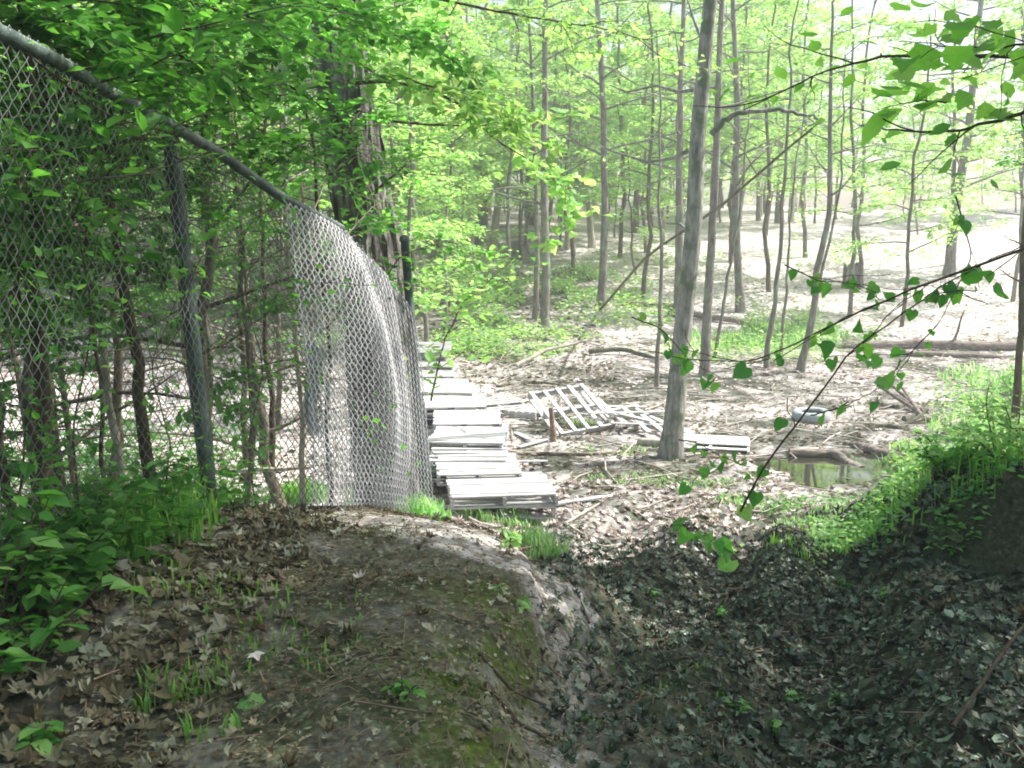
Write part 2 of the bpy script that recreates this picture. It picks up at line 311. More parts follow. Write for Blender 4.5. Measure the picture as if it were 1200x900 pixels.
# ------------------------------------------------------------------ where sunlight gets through the canopy
def capsule(x, y, a, b, r):
    a = np.array(a, float); b = np.array(b, float); d = b-a; L2 = (d@d)+1e-9
    t = np.clip(((x-a[0])*d[0]+(y-a[1])*d[1])/L2, 0, 1)
    return np.hypot(x-a[0]-t*d[0], y-a[1]-t*d[1]) < r
GAPS = []
for pix, r in (([(425, 603), (480, 612), (540, 627), (600, 645)], .38), ([(600, 645), (635, 690)], .22), ([(640, 700), (668, 725)], .20), ([(795, 665), (860, 690)], .22), ([(820, 720), (850, 745)], .16), ([(880, 620), (960, 640)], .25), ([(930, 780), (960, 790)], .08), ([(1080, 790), (1100, 800)], .08),
               ([(640, 590), (800, 600), (900, 600)], .5), ([(1010, 640), (1060, 605)], .3), ([(1050, 590), (1190, 520)], .9), ([(300, 870), (345, 880)], .12), ([(385, 800), (400, 800)], .07)):
    gg = [G(*q) for q in pix]
    GAPS += [(gg[k], gg[k+1], r) for k in range(len(gg)-1)]
for t_, b_, d0, d1 in (((385, 268), (405, 590), 6.45, 6.4), ((415, 285), (440, 592), 6.75, 6.7), ((440, 312), (462, 592), 6.95, 6.9), ((480, 372), (500, 590), 7.4, 7.4)):
    A_ = P(*t_, d0); B_ = P(*b_, d1)
    for k in range(5): q = A_+(B_-A_)*k/4; GAPS.append((q, q+np.array([.02, .02, 0]), .42))
for px_, py_, d_ in ((195, 300, 4.9), (215, 360, 5.0), (222, 400, 5.1), (140, 115, 4.5), (170, 130, 4.7), (228, 322, 5.2)):
    q = P(px_, py_, d_); GAPS.append((q, q+np.array([.02, .02, 0]), .10))
_FY = [2.5, 3.0, 3.6, 4.35, 5.2, 5.55, 6.05, 6.6, 6.95, 7.5]
_FX = [P(px_, 150, d_)[0] for px_, d_ in zip((-330, -120, 5, 120, 225, 275, 342, 410, 448, 494), _FY)]
def path_side(Cn, rng, keep):
    """the fence keeps most of the branches behind it"""
    s = (Cn[:, 0] > np.interp(Cn[:, 1], _FY, _FX)-.03) & (Cn[:, 1] < 7.5) & (Cn[:, 2] < 3.75) & (Cn[:, 0] < .6)
    return ~s | (rng.rand(len(Cn)) < keep)
def thin(Cn, rng, far_keep=.35):
    """gaps in the crowns: leaves whose shadow would fall on the sunlit places of the photo are missing"""
    z0 = np.where(Cn[:, 1] > 15, .1, 1.1)
    g = Cn-SUN[None]*((Cn[:, 2]-z0)/SUN[2])[:, None]
    z0 = np.where(g[:, 1] > 8, .1, 1.2); g = Cn-SUN[None]*((Cn[:, 2]-z0)/SUN[2])[:, None]
    x, y = g[:, 0]+fbm(g[:, 0], g[:, 1], 3)*.25, g[:, 1]+fbm(g[:, 1], g[:, 0], 3)*.25
    lit = np.zeros(len(x), bool)
    wob = fbm(Cn[:, 0]+Cn[:, 2], Cn[:, 1]-Cn[:, 2], 2.2, 2)*.35
    for (p, q, r) in GAPS:
        zz = (p[2]+q[2])/2; k = (Cn[:, 2]-zz)/SUN[2]; lit |= capsule(Cn[:, 0]-SUN[0]*k+wob, Cn[:, 1]-SUN[1]*k+wob*.6, p[:2], q[:2], r)
    lit |= (y < 8.2) & (x > -2) & (fbm(x+9, y, 1.9, 2) > .33)
    lit |= (x < -2.6) & (y > 6.2) & (fbm(x, y, 1.1, 2) > -.02)
    lit |= (y > 8.2) & (fbm(x, y, .35, 2) > -.20)
    lit |= (y > 8.8) & (y < 21) & (x > -3) & (x < 1.6)
    lit |= (y > 21) & (x > 1) & (fbm(x, y, .25, 2) > -.3)
    keep = (~lit | (rng.rand(len(x)) < .02)) & path_side(Cn, rng, .34)
    return keep

# ------------------------------------------------------------------ trees
def poly(p, d, L, n, rng, bend=.15, up=0.0):
    pts = [np.array(p, float)]; d = np.array(d, float); d /= np.linalg.norm(d)
    for k in range(n):
        d = d+rng.randn(3)*bend+np.array([0, 0, up]); d /= np.linalg.norm(d); pts.append(pts[-1]+d*L/n)
    return np.array(pts)
def grow(trunk, rad, rng, nb, zlo, zhi, length, up, sub, lper, lsize, mbT, mbC, kind='diamond', sides=5, flat=.35, twr=.006, taper=.45, keep=None, jit=.07):
    cum = np.r_[0, np.cumsum(np.linalg.norm(np.diff(trunk, axis=0), axis=1))]
    az = rng.rand()*6
    CC = []; DD = []
    for i in range(nb):
        z = zlo+(zhi-zlo)*(i+rng.rand()*.8)/nb
        k = np.interp(z, trunk[:, 2], np.arange(len(trunk))); a = int(min(k, len(trunk)-2)); p = trunk[a]+(trunk[a+1]-trunk[a])*(k-a)
        r = np.interp(k, np.arange(len(rad)), rad)
        az += 2.4+rng.randn()*.35
        L = length*(1-taper*(z-zlo)/(zhi-zlo+.01))*(.6+.6*rng.rand())
        br = poly(p, (math.cos(az), math.sin(az), up*(.5+rng.rand())), L, 6, rng, .13, -.02)
        tube(mbT, br, np.linspace(min(r*.45, .05), twr*.6, 7), sides, cap=False)
        for s in range(sub):
            t = .25+.75*(s+rng.rand())/sub; q = t*6; b = int(min(q, 5)); bp = br[b]+(br[b+1]-br[b])*(q-b); bd = br[b+1]-br[b]; bd /= np.linalg.norm(bd)
            side = np.cross(bd, (0, 0, 1)); sd = bd*.7+side*(1 if s % 2 else -1)*(.5+.5*rng.rand())+np.array([0, 0, rng.randn()*.15])
            tw = poly(bp, sd, L*.35*(.6+.7*rng.rand()), 4, rng, .18, -.01)
            tube(mbT, tw, np.linspace(twr*.8, twr*.3, 5), 3, cap=False)
            n = max(3, int(lper*(.7+.6*rng.rand())))
            u = .15+.9*rng.rand(n); w = np.clip(u*4, 0, 3.999).astype(int); fr = u*4-w
            c = tw[w]+(tw[w+1]-tw[w])*fr[:, None]; d = (tw[w+1]-tw[w]); d /= np.linalg.norm(d, axis=1)[:, None]
            sd2 = np.cross(d, (0, 0, 1)); sg = np.where(rng.rand(n) < .5, 1, -1)[:, None]
            c = c+rng.randn(n, 3)*jit*np.array([1, 1, .5])
            CC.append(c); DD.append(d*.6+sd2*sg*.9+rng.randn(n, 3)*.25-np.array([0, 0, .12]))
    if CC:
        Cn = np.concatenate(CC); D = np.concatenate(DD)
        if keep is not None:
            m = keep(Cn, rng); Cn = Cn[m]; D = D[m]
        n = len(Cn); leaves(mbC, Cn, D, upish(rng, n, flat), lsize*(.65+.7*rng.rand(n)), kind)
def trunk_line(base, top, n, rng, wig):
    t = np.linspace(0, 1, n)[:, None]; p = base+(np.asarray(top)-base)*t
    w = np.cumsum(rng.randn(n, 2)*wig, 0); w -= t*w[-1]; p[:, :2] += w; return p
def flare(r0, r1, n, base=1.35, d=.12):
    t = np.linspace(0, 1, n); return (r0+(r1-r0)*t)*(1+(base-1)*np.exp(-t/d*4))

def named_tree(name, label, cat, px, d, r0, H_top, crown=None, mat='bark', leafm='leaf_far', group=None, seed=1, extra=None, wig=.02, sides=10, wob=.08):
    """px: list of photo pixels from the base upwards, all at distance d"""
    rng = RS(seed)
    pts = [P(x, y, d) for x, y in px]
    bx = pts[0][0]; pts[0] = np.array([bx, d, h1(bx, d)-.12])
    pts = [pts[0]]+[p for p in pts[1:] if p[2] > pts[0][2]+.4]
    last = pts[-1]; dr = pts[-1]-pts[0]; dr = dr/dr[2]
    if H_top > last[2]: pts.append(last+dr*(H_top-last[2])*np.array([.7, .7, 1])+np.array([rng.randn()*.2, rng.randn()*.3, 0]))
    pts = np.array(pts); pts[1:, 1] += np.cumsum(rng.randn(len(pts)-1)*.06)
    cz = np.linspace(pts[0, 2], pts[-1, 2], 26); tr = np.c_[np.interp(cz, pts[:, 2], pts[:, 0]), np.interp(cz, pts[:, 2], pts[:, 1]), cz]
    w = np.cumsum(rng.randn(26, 2)*wig*.5, 0); tr[:, :2] += w-w[0]-np.linspace(0, 1, 26)[:, None]*(w[-1]-w[0])
    rad = flare(r0, max(r0*.25, .01), 26, 1.45, .10)
    root = empty(name, pts[0], label, cat, group); mt = MB(); mc = MB()
    tube(mt, tr, rad, sides, wob=wob, rng=rng)
    if crown:
        c = dict(nb=14, zlo=5, zhi=H_top-.5, length=2.4, up=.3, sub=6, lper=26, lsize=.12); c.update(crown)
        grow(tr, rad, rng, mbT=mt, mbC=mc, keep=thin, **c)
    if extra: extra(mt, mc, rng)
    mt.build('trunk', M[mat], root, loc=pts[0])
    if mc.n: mc.build('crown', M[leafm], root, smooth=False, loc=pts[0])
    return root

def in_sun_streak(x, y, e=0):
    s = np.zeros(len(x), bool); n1 = fbm(x, y, 1.5, 3); n2 = fbm(x+31, y, 4, 2)
    for (p, q, r) in GAPS[:3]: s |= capsule(x+n2*.3, y+n1*.3, p[:2], q[:2], r+e)
    return s
# ================================================================== THE SETTING
def build_ground():
    u = np.linspace(-1, 1, 460); 
    ys = np.concatenate([np.linspace(-120, -4, 14), np.linspace(-3, 1.2, 14), np.arange(1.3, 9.5, .035), np.arange(9.5, 26, .09), np.arange(26, 60, .4), np.arange(60, 160, 2.5), np.linspace(160, 600, 14)])
    rows = []
    for y in ys:
        w = max(4.0, abs(y)*.75+1.2) if y < 60 else y*.75
        x = u*w
        far = np.abs(u) > .86
        # outer columns reach far out so that the sheet ends at the horizon
        x = np.where(far, np.sign(u)*(w*.86+(np.abs(u)-.86)/.14*(560-w*.86)*((np.abs(u)-.86)/.14)**2), x)
        rows.append(x)
    X = np.array(rows); Y = np.repeat(ys[:, None], len(u), 1)
    Z = H(np.clip(X, -150, 150), np.clip(Y, -55, 215))
    ny, nx = X.shape
    i = np.arange(ny-1)[:, None]*nx+np.arange(nx-1)[None]
    f = np.stack([i, i+1, i+nx+1, i+nx], -1).reshape(-1, 4)
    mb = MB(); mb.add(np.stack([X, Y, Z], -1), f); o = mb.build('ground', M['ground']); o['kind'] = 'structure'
    x = X.ravel(); y = Y.ravel(); n1 = fbm(x, y, 1.5, 3); n2 = fbm(x+31, y, 4, 2)
    mound = sstep(-1.75, -1.25, x+n1*.6)*(1-sstep(-.05, .3, x+n1*.3))*(1-sstep(6.7, 7.4, y))
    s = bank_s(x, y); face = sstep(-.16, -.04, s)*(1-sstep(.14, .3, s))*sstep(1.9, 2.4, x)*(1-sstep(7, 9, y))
    track = np.exp(-((x-(.55+.02*y))/.5)**2)*(1-sstep(6.5, 9, y))*.8
    dirt = np.clip(np.maximum(mound*.95, track)+n2*.5*(mound > .02), 0, 1)
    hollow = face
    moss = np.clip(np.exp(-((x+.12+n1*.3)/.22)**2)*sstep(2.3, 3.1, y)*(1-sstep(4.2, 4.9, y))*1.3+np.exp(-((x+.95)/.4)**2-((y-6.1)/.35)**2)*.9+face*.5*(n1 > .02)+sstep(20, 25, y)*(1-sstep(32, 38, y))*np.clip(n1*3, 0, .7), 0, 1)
    darkened = np.clip(sstep(.1, .9, x)*(1-sstep(8.5, 11, y))*1.1+hollow+.6*(1-sstep(-1.9, -1.4, x))*(1-sstep(7, 9, y))+puddle(x, y), 0, 1)  # damp gully and puddle, plus the darker left bank and hollow
    sun_streak = in_sun_streak(x, y, .06)
    dirt = np.where(sun_streak, dirt*.3, dirt); darkened = np.where(sun_streak, 0, darkened)  # sun streak on the crest painted as paler ground
    darkened = np.maximum(darkened, (1-sstep(-1.7, -1.2, x))*(1-sstep(6, 7.5, y))*.95)
    clear = sstep(8, 10, y)*(1-sstep(21, 25, y-.35*np.maximum(x-3, 0)))*np.clip(.64+n1*1.8+n2*.9, .12, .95)  # dark patches over the pale litter of the clearing
    darkened = np.maximum(darkened, clear*sstep(-.8, .6, x))
    darkened = np.maximum(darkened, sstep(20, 24, y)*(1-sstep(60, 80, y))*np.clip(.5+n1*1.5, .1, .85)*(1-sstep(0, 4.5, x)*.95))  # shade on the slope behind the pallets put into the ground colour
    dirt = np.maximum(dirt, hollow*sstep(2.9, 3.4, x)); darkened = np.where(hollow > .3, 1, darkened)  # dark soil colour also stands for shade in the undercut hollow
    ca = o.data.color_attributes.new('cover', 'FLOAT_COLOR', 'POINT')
    ca.data.foreach_set('color', np.c_[dirt, moss, darkened, np.ones(len(x))].astype(np.float32).ravel())
    return o
build_ground()
mb = MB(); th = np.linspace(0, 2*PI, 49)[:-1]
mb.add(np.c_[4.6+2.3*np.cos(th), 12.9+2.0*np.sin(th), np.full(48, .012)], [list(range(48))])
tag(mb.build('puddle_water', M['water']), kind='structure')

# ------------------------------------------------------------------ leaf litter, grass: nobody could count them
def region(rng, n, x0, x1, y0, y1, f=None):
    x = x0+(x1-x0)*rng.rand(n); y = y0+(y1-y0)*rng.rand(n)
    m = (np.abs(x) < y*.62+.7) & ~((x > 2.2) & (y < 8.5) & (bank_s(x, y) > -.28) & (bank_s(x, y) < .16) & (rng.rand(n) < .6+.35*(x > 3.0)))
    m &= ~(in_sun_streak(x, y) & (rng.rand(n) < .55))  # leaves thinned so the painted sun streak stays pale
    if f is not None: m &= f(x, y)
    return x[m], y[m]
def litter(name, mat, parts, seed):
    rng = RS(seed); mb = MB()
    for (n, x0, x1, y0, y1, size, kind, curl, f) in parts:
        x, y = region(rng, n, x0, x1, y0, y1, f); k = len(x)
        e = .05; hx = (H(x+e, y)-H(x-e, y))/(2*e); hy = (H(x, y+e)-H(x, y-e))/(2*e)
        N_ = np.c_[-hx, -hy, np.ones(k)]; N_ /= np.linalg.norm(N_, axis=1)[:, None]
        a = rng.rand(k)*2*PI; D = np.c_[np.cos(a), np.sin(a), rng.randn(k)*.12]; D -= N_*(D*N_).sum(1)[:, None]*.9
        nn = N_+rng.randn(k, 3)*.28
        leaves(mb, np.c_[x, y, H(x, y)+.012+rng.rand(k)*.02], D, nn, size*(.5+.8*rng.rand(k)), kind, 0, curl, rng)
    o = mb.build(name, M[mat], smooth=False); o['kind'] = 'stuff'; return o
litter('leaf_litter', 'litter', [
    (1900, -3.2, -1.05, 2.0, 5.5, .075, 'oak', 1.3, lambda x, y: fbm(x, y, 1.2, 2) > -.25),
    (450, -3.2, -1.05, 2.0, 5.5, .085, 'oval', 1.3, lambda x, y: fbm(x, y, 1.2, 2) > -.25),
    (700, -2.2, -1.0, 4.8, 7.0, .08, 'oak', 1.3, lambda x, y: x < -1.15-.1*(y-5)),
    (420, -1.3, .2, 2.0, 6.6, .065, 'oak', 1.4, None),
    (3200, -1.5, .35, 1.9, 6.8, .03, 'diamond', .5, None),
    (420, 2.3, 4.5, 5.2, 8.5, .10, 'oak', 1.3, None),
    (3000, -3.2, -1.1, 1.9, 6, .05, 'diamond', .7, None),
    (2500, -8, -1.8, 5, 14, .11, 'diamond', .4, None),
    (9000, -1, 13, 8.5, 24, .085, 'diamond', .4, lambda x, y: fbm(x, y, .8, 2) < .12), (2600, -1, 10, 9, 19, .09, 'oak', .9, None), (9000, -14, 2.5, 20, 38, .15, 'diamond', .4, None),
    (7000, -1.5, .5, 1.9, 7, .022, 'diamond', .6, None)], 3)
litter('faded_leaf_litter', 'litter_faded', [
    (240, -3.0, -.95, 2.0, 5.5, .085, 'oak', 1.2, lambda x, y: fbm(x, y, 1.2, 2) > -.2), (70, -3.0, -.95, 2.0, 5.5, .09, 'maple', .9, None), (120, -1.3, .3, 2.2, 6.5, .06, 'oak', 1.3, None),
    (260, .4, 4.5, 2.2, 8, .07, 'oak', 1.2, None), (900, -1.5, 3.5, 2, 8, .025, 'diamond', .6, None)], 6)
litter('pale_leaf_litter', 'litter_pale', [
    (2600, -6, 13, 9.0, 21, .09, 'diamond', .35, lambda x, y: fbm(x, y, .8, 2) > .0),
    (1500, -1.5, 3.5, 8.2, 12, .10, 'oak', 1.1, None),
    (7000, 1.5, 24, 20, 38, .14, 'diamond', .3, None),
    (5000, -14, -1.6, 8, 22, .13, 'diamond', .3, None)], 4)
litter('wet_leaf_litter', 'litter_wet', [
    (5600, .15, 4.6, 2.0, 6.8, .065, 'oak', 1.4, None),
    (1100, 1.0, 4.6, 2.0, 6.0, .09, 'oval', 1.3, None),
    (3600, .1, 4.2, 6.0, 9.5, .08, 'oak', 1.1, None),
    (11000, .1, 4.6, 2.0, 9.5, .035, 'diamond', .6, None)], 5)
# needles, bark bits and small sticks on the trodden path
rng = RS(8); mb = MB()
x, y = region(rng, 5200, -1.5, 2.2, 1.9, 8.5); k = len(x); a = rng.rand(k)*2*PI; z = H(x, y)
for i in range(k):
    L = (.02+.05*rng.rand())*(1.8 if rng.rand() < .07 else 1); dx, dy = math.cos(a[i])*L, math.sin(a[i])*L
    tube(mb, [(x[i]-dx, y[i]-dy, z[i]+.006), (x[i], y[i], z[i]+.012+.01*rng.rand()), (x[i]+dx, y[i]+dy, z[i]+.006+.02*rng.rand())], (.0018 if L < .07 else .004), 3, cap=False)
tag(mb.build('fallen_needles_and_bark', M['wood_brown']), kind='stuff')

def grass_patch(mb, rng, cx, cy, rx, ry, n, hgt, w=.006, lean=.45):
    a = rng.rand(n)*2*PI; r = rng.rand(n)**.62; x = cx+rx*r*np.cos(a); y = cy+ry*r*np.sin(a)
    m = (fbm(x+5, y, 2.6, 2) > -.12) & ~((x > 1.9) & (y < 9) & (bank_s(x, y) < .10+.5*fbm(x+7, y, 2.2, 2))); x = x[m]; y = y[m]; n = len(x)
    z = H(x, y)-.01
    b = rng.rand(n)*2*PI; hh = hgt*(.35+.9*rng.rand(n)); ln = lean*rng.rand(n)*hh
    dx, dy = np.cos(b), np.sin(b); wx, wy = -dy*w*(.6+.8*rng.rand(n)), dx*w
    b0 = np.c_[x-wx, y-wy, z]; b1 = np.c_[x+wx, y+wy, z]
    m0 = np.c_[x+dx*ln*.35-wx*.8, y+dy*ln*.35-wy*.8, z+hh*.6]; m1 = np.c_[x+dx*ln*.35+wx*.8, y+dy*ln*.35+wy*.8, z+hh*.6]
    t = np.c_[x+dx*ln*1.3, y+dy*ln*1.3, z+hh*(1-.25*rng.rand(n))]
    v = np.stack([b0, b1, m1, m0, t], 1); base = (np.arange(n)*5)[:, None]
    mb.add(v, np.array([[0, 1, 2, 3]])+base); mb.v[-1] = mb.v[-1]
    mb.f.append(np.array([[3, 2, 4]])+base+mb.n-len(v)*5); mb.mi.append(np.zeros(n, int))
rng = RS(12); mb = MB()
for (px, py, rx, ry, n, hg) in [(230, 835, .22, .2, 260, .10), (330, 770, .3, .25, 120, .07), (230, 700, .4, .3, 110, .10), (460, 740, .4, .4, 120, .04), (700, 780, .4, .3, 40, .05), (810, 800, .3, .2, 50, .06), (715, 180+560, .3, .2, 20, .06),
     (70, 655, .45, .35, 500, .28), (150, 630, .45, .5, 700, .32), (260, 600, .5, .6, 900, .34), (350, 590, .35, .5, 700, .30), (420, 592, .2, .3, 200, .2),
     (1010, 625, .3, .3, 200, .12), (1060, 595, .4, .4, 120, .2), (1130, 580, .5, .4, 130, .26), (1190, 560, .6, .5, 150, .3), (930, 655, .2, .2, 60, .1), (905, 645, .2, .2, 60, .12)]:
    g = G(px, py); grass_patch(mb, rng, g[0], g[1], rx, ry, n, hg)
tag(mb.build('grass', M['grass'], smooth=False), kind='stuff')
rng = RS(13); mb = MB()
for (px, py, rx, ry, n, hg) in [(590, 610, .55, .35, 700, .16), (615, 645, .25, .2, 260, .22), (500, 608, .25, .2, 300, .2), (640, 660, .15, .15, 120, .18), (810, 568, 1.0, .3, 450, .07), (740, 562, .6, .3, 160, .06), (960, 605, .6, .4, 350, .12), (870, 590, .5, .25, 200, .08),
     (1120, 540, 1.1, 1.0, 900, .22), (1060, 570, .8, .7, 600, .16), (1180, 510, 1.2, 1.2, 800, .3), (1190, 450, 1.6, 1.6, 600, .35), (870, 405, 2.0, 1.2, 1100, .35), (930, 395, 1.6, 1.2, 700, .35), (690, 500, .5, .3, 100, .12), (730, 530, .8, .4, 200, .08)]:
    g = G(px, py); grass_patch(mb, rng, g[0], g[1], rx, ry, n, hg, .006+.0006*g[1])
tag(mb.build('pale_grass', M['grass_pale'], smooth=False), kind='stuff')
# moss tufts on the lip of the mound
rng = RS(14); mb = MB()
for (px, py, rx, ry, n) in [(510, 760, .16, .22, 1600), (540, 800, .12, .14, 900), (500, 790, .2, .15, 700), (450, 625, .25, .18, 700), (470, 735, .1, .08, 300), (1090, 640, .3, .2, 500), (1120, 610, .3, .15, 700)]:
    g = G(px, py); grass_patch(mb, rng, g[0], g[1], rx, ry, n, .022, .004, 1.2)
tag(mb.build('moss', M['moss'], smooth=False), kind='stuff')

# low green plants covering the slope and the foot of the fence
def cover(name, mat, spots, seed, kind='oval'):
    rng = RS(seed); mb = MB()
    for (px, py, rx, ry, n, hg, s) in spots:
        g = G(px, py); a = rng.rand(n)*2*PI; r = np.sqrt(rng.rand(n)); x = g[0]+rx*r*np.cos(a); y = g[1]+ry*r*np.sin(a)
        m = (fbm(x+3, y+seed, 1.1, 2) > -.12) & ~((x > 1.9) & (y < 9) & (bank_s(x, y) < .08+.6*fbm(x+3, y, 1.9, 2))); x = x[m]; y = y[m]; k = len(x)
        z = H(x, y)+hg*rng.rand(k)**1.3*(.4+1.2*(fbm(x, y, .9, 2)+.5)); leaves(mb, np.c_[x, y, z], rdirs(rng, k), upish(rng, k, .45), s*(.6+.8*rng.rand(k)), kind)
    return tag(mb.build(name, M[mat], smooth=False), kind='stuff')
cover('ground_cover_on_slope', 'leaf_far', [(600, 400, 1.6, 2.4, 1500, .35, .12), (560, 350, 1.6, 2.4, 1600, .6, .14), (520, 330, 1.5, 2, 1200, .7, .14), (720, 365, 2, 3, 1400, .4, .15), (690, 335, 2.5, 3, 1300, .4, .16), (640, 395, 1.6, 1.6, 700, .2, .12), (560, 410, .8, 1.2, 500, .3, .12),
    (870, 415, 2.4, 1.4, 1500, .5, .11), (950, 400, 2, 1.5, 900, .5, .11), (1000, 300, 4, 3, 500, .5, .2), (770, 300, 3, 3, 500, .4, .2), (520, 410, .6, 1, 300, .3, .11)], 21)
cover('pale_ground_cover_on_right_bank', 'leaf_far', [(1130, 550, 1.1, .9, 1100, .35, .055), (1060, 580, .7, .5, 700, .22, .05), (1180, 500, 1.3, 1.2, 1000, .55, .07), (1000, 600, .6, .4, 300, .15, .05)], 25)
cover('ground_cover_on_right_bank', 'leaf_mid', [(1150, 540, 1.0, .9, 700, .45, .07), (1080, 590, .7, .6, 420, .22, .055), (1190, 480, 1.5, 1.3, 900, .7, .085), (1010, 610, .5, .4, 500, .15, .05), (960, 595, .7, .5, 500, .15, .05), (1190, 590, .6, .4, 350, .3, .06), (1110, 480, 1, 1, 400, .5, .07), (1120, 620, .3, .15, 300, .1, .05)], 22)
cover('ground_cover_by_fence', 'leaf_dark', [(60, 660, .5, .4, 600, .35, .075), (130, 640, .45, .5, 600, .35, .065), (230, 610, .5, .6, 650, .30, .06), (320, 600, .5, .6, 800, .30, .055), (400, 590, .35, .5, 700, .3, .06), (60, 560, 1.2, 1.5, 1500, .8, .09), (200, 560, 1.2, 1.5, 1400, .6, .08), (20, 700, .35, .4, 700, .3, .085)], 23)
# ================================================================== THE CHAIN-LINK FENCE
ST = [  # photo pixel of the top edge, of the foot, distance
 ((-330, -150), (-330, 860), 2.5), ((-120, -30), (-100, 760), 3.0), ((0, 38), (15, 690), 3.6), ((112, 97), (140, 640), 4.35), ((207, 152), (258, 604), 5.2), ((262, 182), (300, 600), 5.55),
 ((335, 235), (360, 598), 6.05), ((400, 268), (430, 598), 6.6), ((440, 312), (462, 600), 6.95), ((486, 372), (508, 604), 7.5)]
top = np.array([P(*a, d) for a, b, d in ST]); bot = np.array([P(*b, d-.06) for a, b, d in ST])
for i in range(len(bot)): bot[i, 2] = min(max(bot[i, 2], h1(bot[i, 0], bot[i, 1])-.02), h1(bot[i, 0], bot[i, 1])+.12)
cum = np.r_[0, np.cumsum(np.linalg.norm(np.diff((top+bot)/2, axis=0), axis=1))]
def surf(u, v):
    t = np.stack([np.interp(u, cum, top[:, k]) for k in range(3)], -1); b = np.stack([np.interp(u, cum, bot[:, k]) for k in range(3)], -1)
    p = b+(t-b)*v[..., None]
    s = np.clip((u-cum[4])/(cum[-1]-cum[4]), 0, 1)          # loose mesh bellies out towards the path near the far end
    bulge = np.sin(PI*np.clip(v, 0, 1))**.8*(.03+.16*np.exp(-((s-.62)/.22)**2))
    rip = .008*np.sin(u*13+v*2)*s*(1-.5*v)+.010*np.sin(u*5+v*7)+.012*np.sin(u*17+v*2.5)*np.exp(-((s-.7)/.2)**2)*np.sin(PI*np.clip(v, 0, 1))
    n = np.array([.86, -.5, .05])
    return p+n*(bulge+rip)[..., None]
fence = empty('chain_link_fence', bot[4], 'old sagging chain link fence with loose bulging mesh running beside the path', 'fence')
L_ = tuple(bot[4]); pw = .033; rows = 62; nw = int(cum[-1]/pw)
mb = MB(); j = np.arange(rows+1)
for k in range(nw):
    col = k+((j+k) % 2); 
    # rounded zigzag: two extra points at every bend keep the twisted look
    u = np.repeat(col*pw, 1).astype(float); v = j/rows*1.02
    p = surf(u, v); p += np.array([.86, -.5, 0])*((j % 2)*.009)[:, None]
    tube(mb, p, np.clip(.0026+.0012*(u-cum[4])/(cum[6]-cum[4]), .0026, .004), 3, cap=False, mi=1 if u[0] > cum[6]+.15 else 0)  # wires past the bend take the sunlit colour
mb.build('chain_link_mesh', [M['wire'], M['wire_sunlit']], fence, loc=L_)
mb = MB(); u0 = cum[6]-.05; nw2 = int((cum[-2]+.1-u0)/.024)     # second mesh layer folded on, added to whiten the sunlit bend
for k in range(nw2):
    col = k+((j+k) % 2); u = u0+col*.024; v = .02+j/rows*.97
    p = surf(u, v); p += np.array([.86, -.5, 0])*(.035+.018*np.sin(u*7+v*5)+(j % 2)*.009)[:, None]
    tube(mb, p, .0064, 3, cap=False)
mb.build('folded_mesh', M['wire_sunlit'], fence, loc=L_)
# the top rail follows the upper edge of the mesh
mb = MB(); u = np.linspace(0, cum[-3], 40); tp = surf(u, np.full(40, 1.0))+np.array([0, 0, .0]); tube(mb, tp, .031, 10); mb.build('top_rail', M['post'], fence, loc=L_)
mb = MB(); u = np.linspace(cum[-4]+.2, cum[-1], 12); tp = surf(u, np.full(12, .99))+np.array([-.03, .02, .0]); tube(mb, tp, .019, 8); mb.build('rail', M['post'], fence, loc=L_)
mb = MB(); a, b = surf(np.array([cum[-3]]), np.array([.55]))[0]-[.05, -.03, 0], surf(np.array([cum[-1]]), np.array([.20]))[0]-[.05, -.03, 0]
tube(mb, [a, (a+b)/2, b], .017, 8); mb.build('brace', M['post'], fence, loc=L_)
# wire loops that tie the mesh to the rail
rng = RS(5); 
mb = MB()
for i in range(170):
    uu = cum[1]+(cum[-3]-cum[1])*(i+rng.rand()*.4)/170; c = surf(np.array([uu]), np.array([1.0]))[0]; a = np.linspace(0, 2*PI, 9)+rng.rand()
    d = surf(np.array([uu+.02]), np.array([1.0]))[0]-c; d /= np.linalg.norm(d); s1 = np.cross(d, (0, 0, 1)); s1 /= np.linalg.norm(s1); s2 = np.cross(d, s1)
    tube(mb, c+(np.cos(a)[:, None]*s1+np.sin(a)[:, None]*s2)*.029+d*np.linspace(-.012, .02, 9)[:, None], .003, 3, cap=False)
o = mb.build('tie_wire', M['wire'], fence, loc=L_); o['kind'] = 'stuff'
def post(i, r, extra=.03, off=(-.05, .03), topz=None):
    mb = MB(); b = bot[i].copy(); t = top[i].copy(); b[:2] += off; t[:2] += off; b[2] = h1(b[0], b[1])-.15
    if topz is not None: t = np.array(topz)
    else: t[2] += extra
    tube(mb, np.linspace(b, t, 6), r, 14); c = mb.build('post', M['post'], fence, loc=L_)
    mb = MB(); a = np.linspace(0, PI/2, 5); tube(mb, [t+np.array([0, 0, q]) for q in (-.03, 0, .012, .022, .027)], np.array([1.18, 1.18, 1.0, .6, .05])*r, 14, cap=False)
    o = mb.build('post_cap', M['post'], c, loc=L_)
post(1, .038); post(4, .044); post(9, .034, topz=P(474, 279, 7.55))
# rail ends clamped to the post
for z in (.32, .62, .86):
    mb = MB()
    b = surf(np.array([cum[-1]]), np.array([z]))[0]; c = np.array([b[0]-.02, b[1]+.02, b[2]]); a = np.linspace(0, 2*PI, 13); tube(mb, c+np.c_[.044*np.cos(a), .044*np.sin(a), 0*a], .006, 4, cap=False)
    mb.build('tension_band', M['wire'], fence, loc=L_)

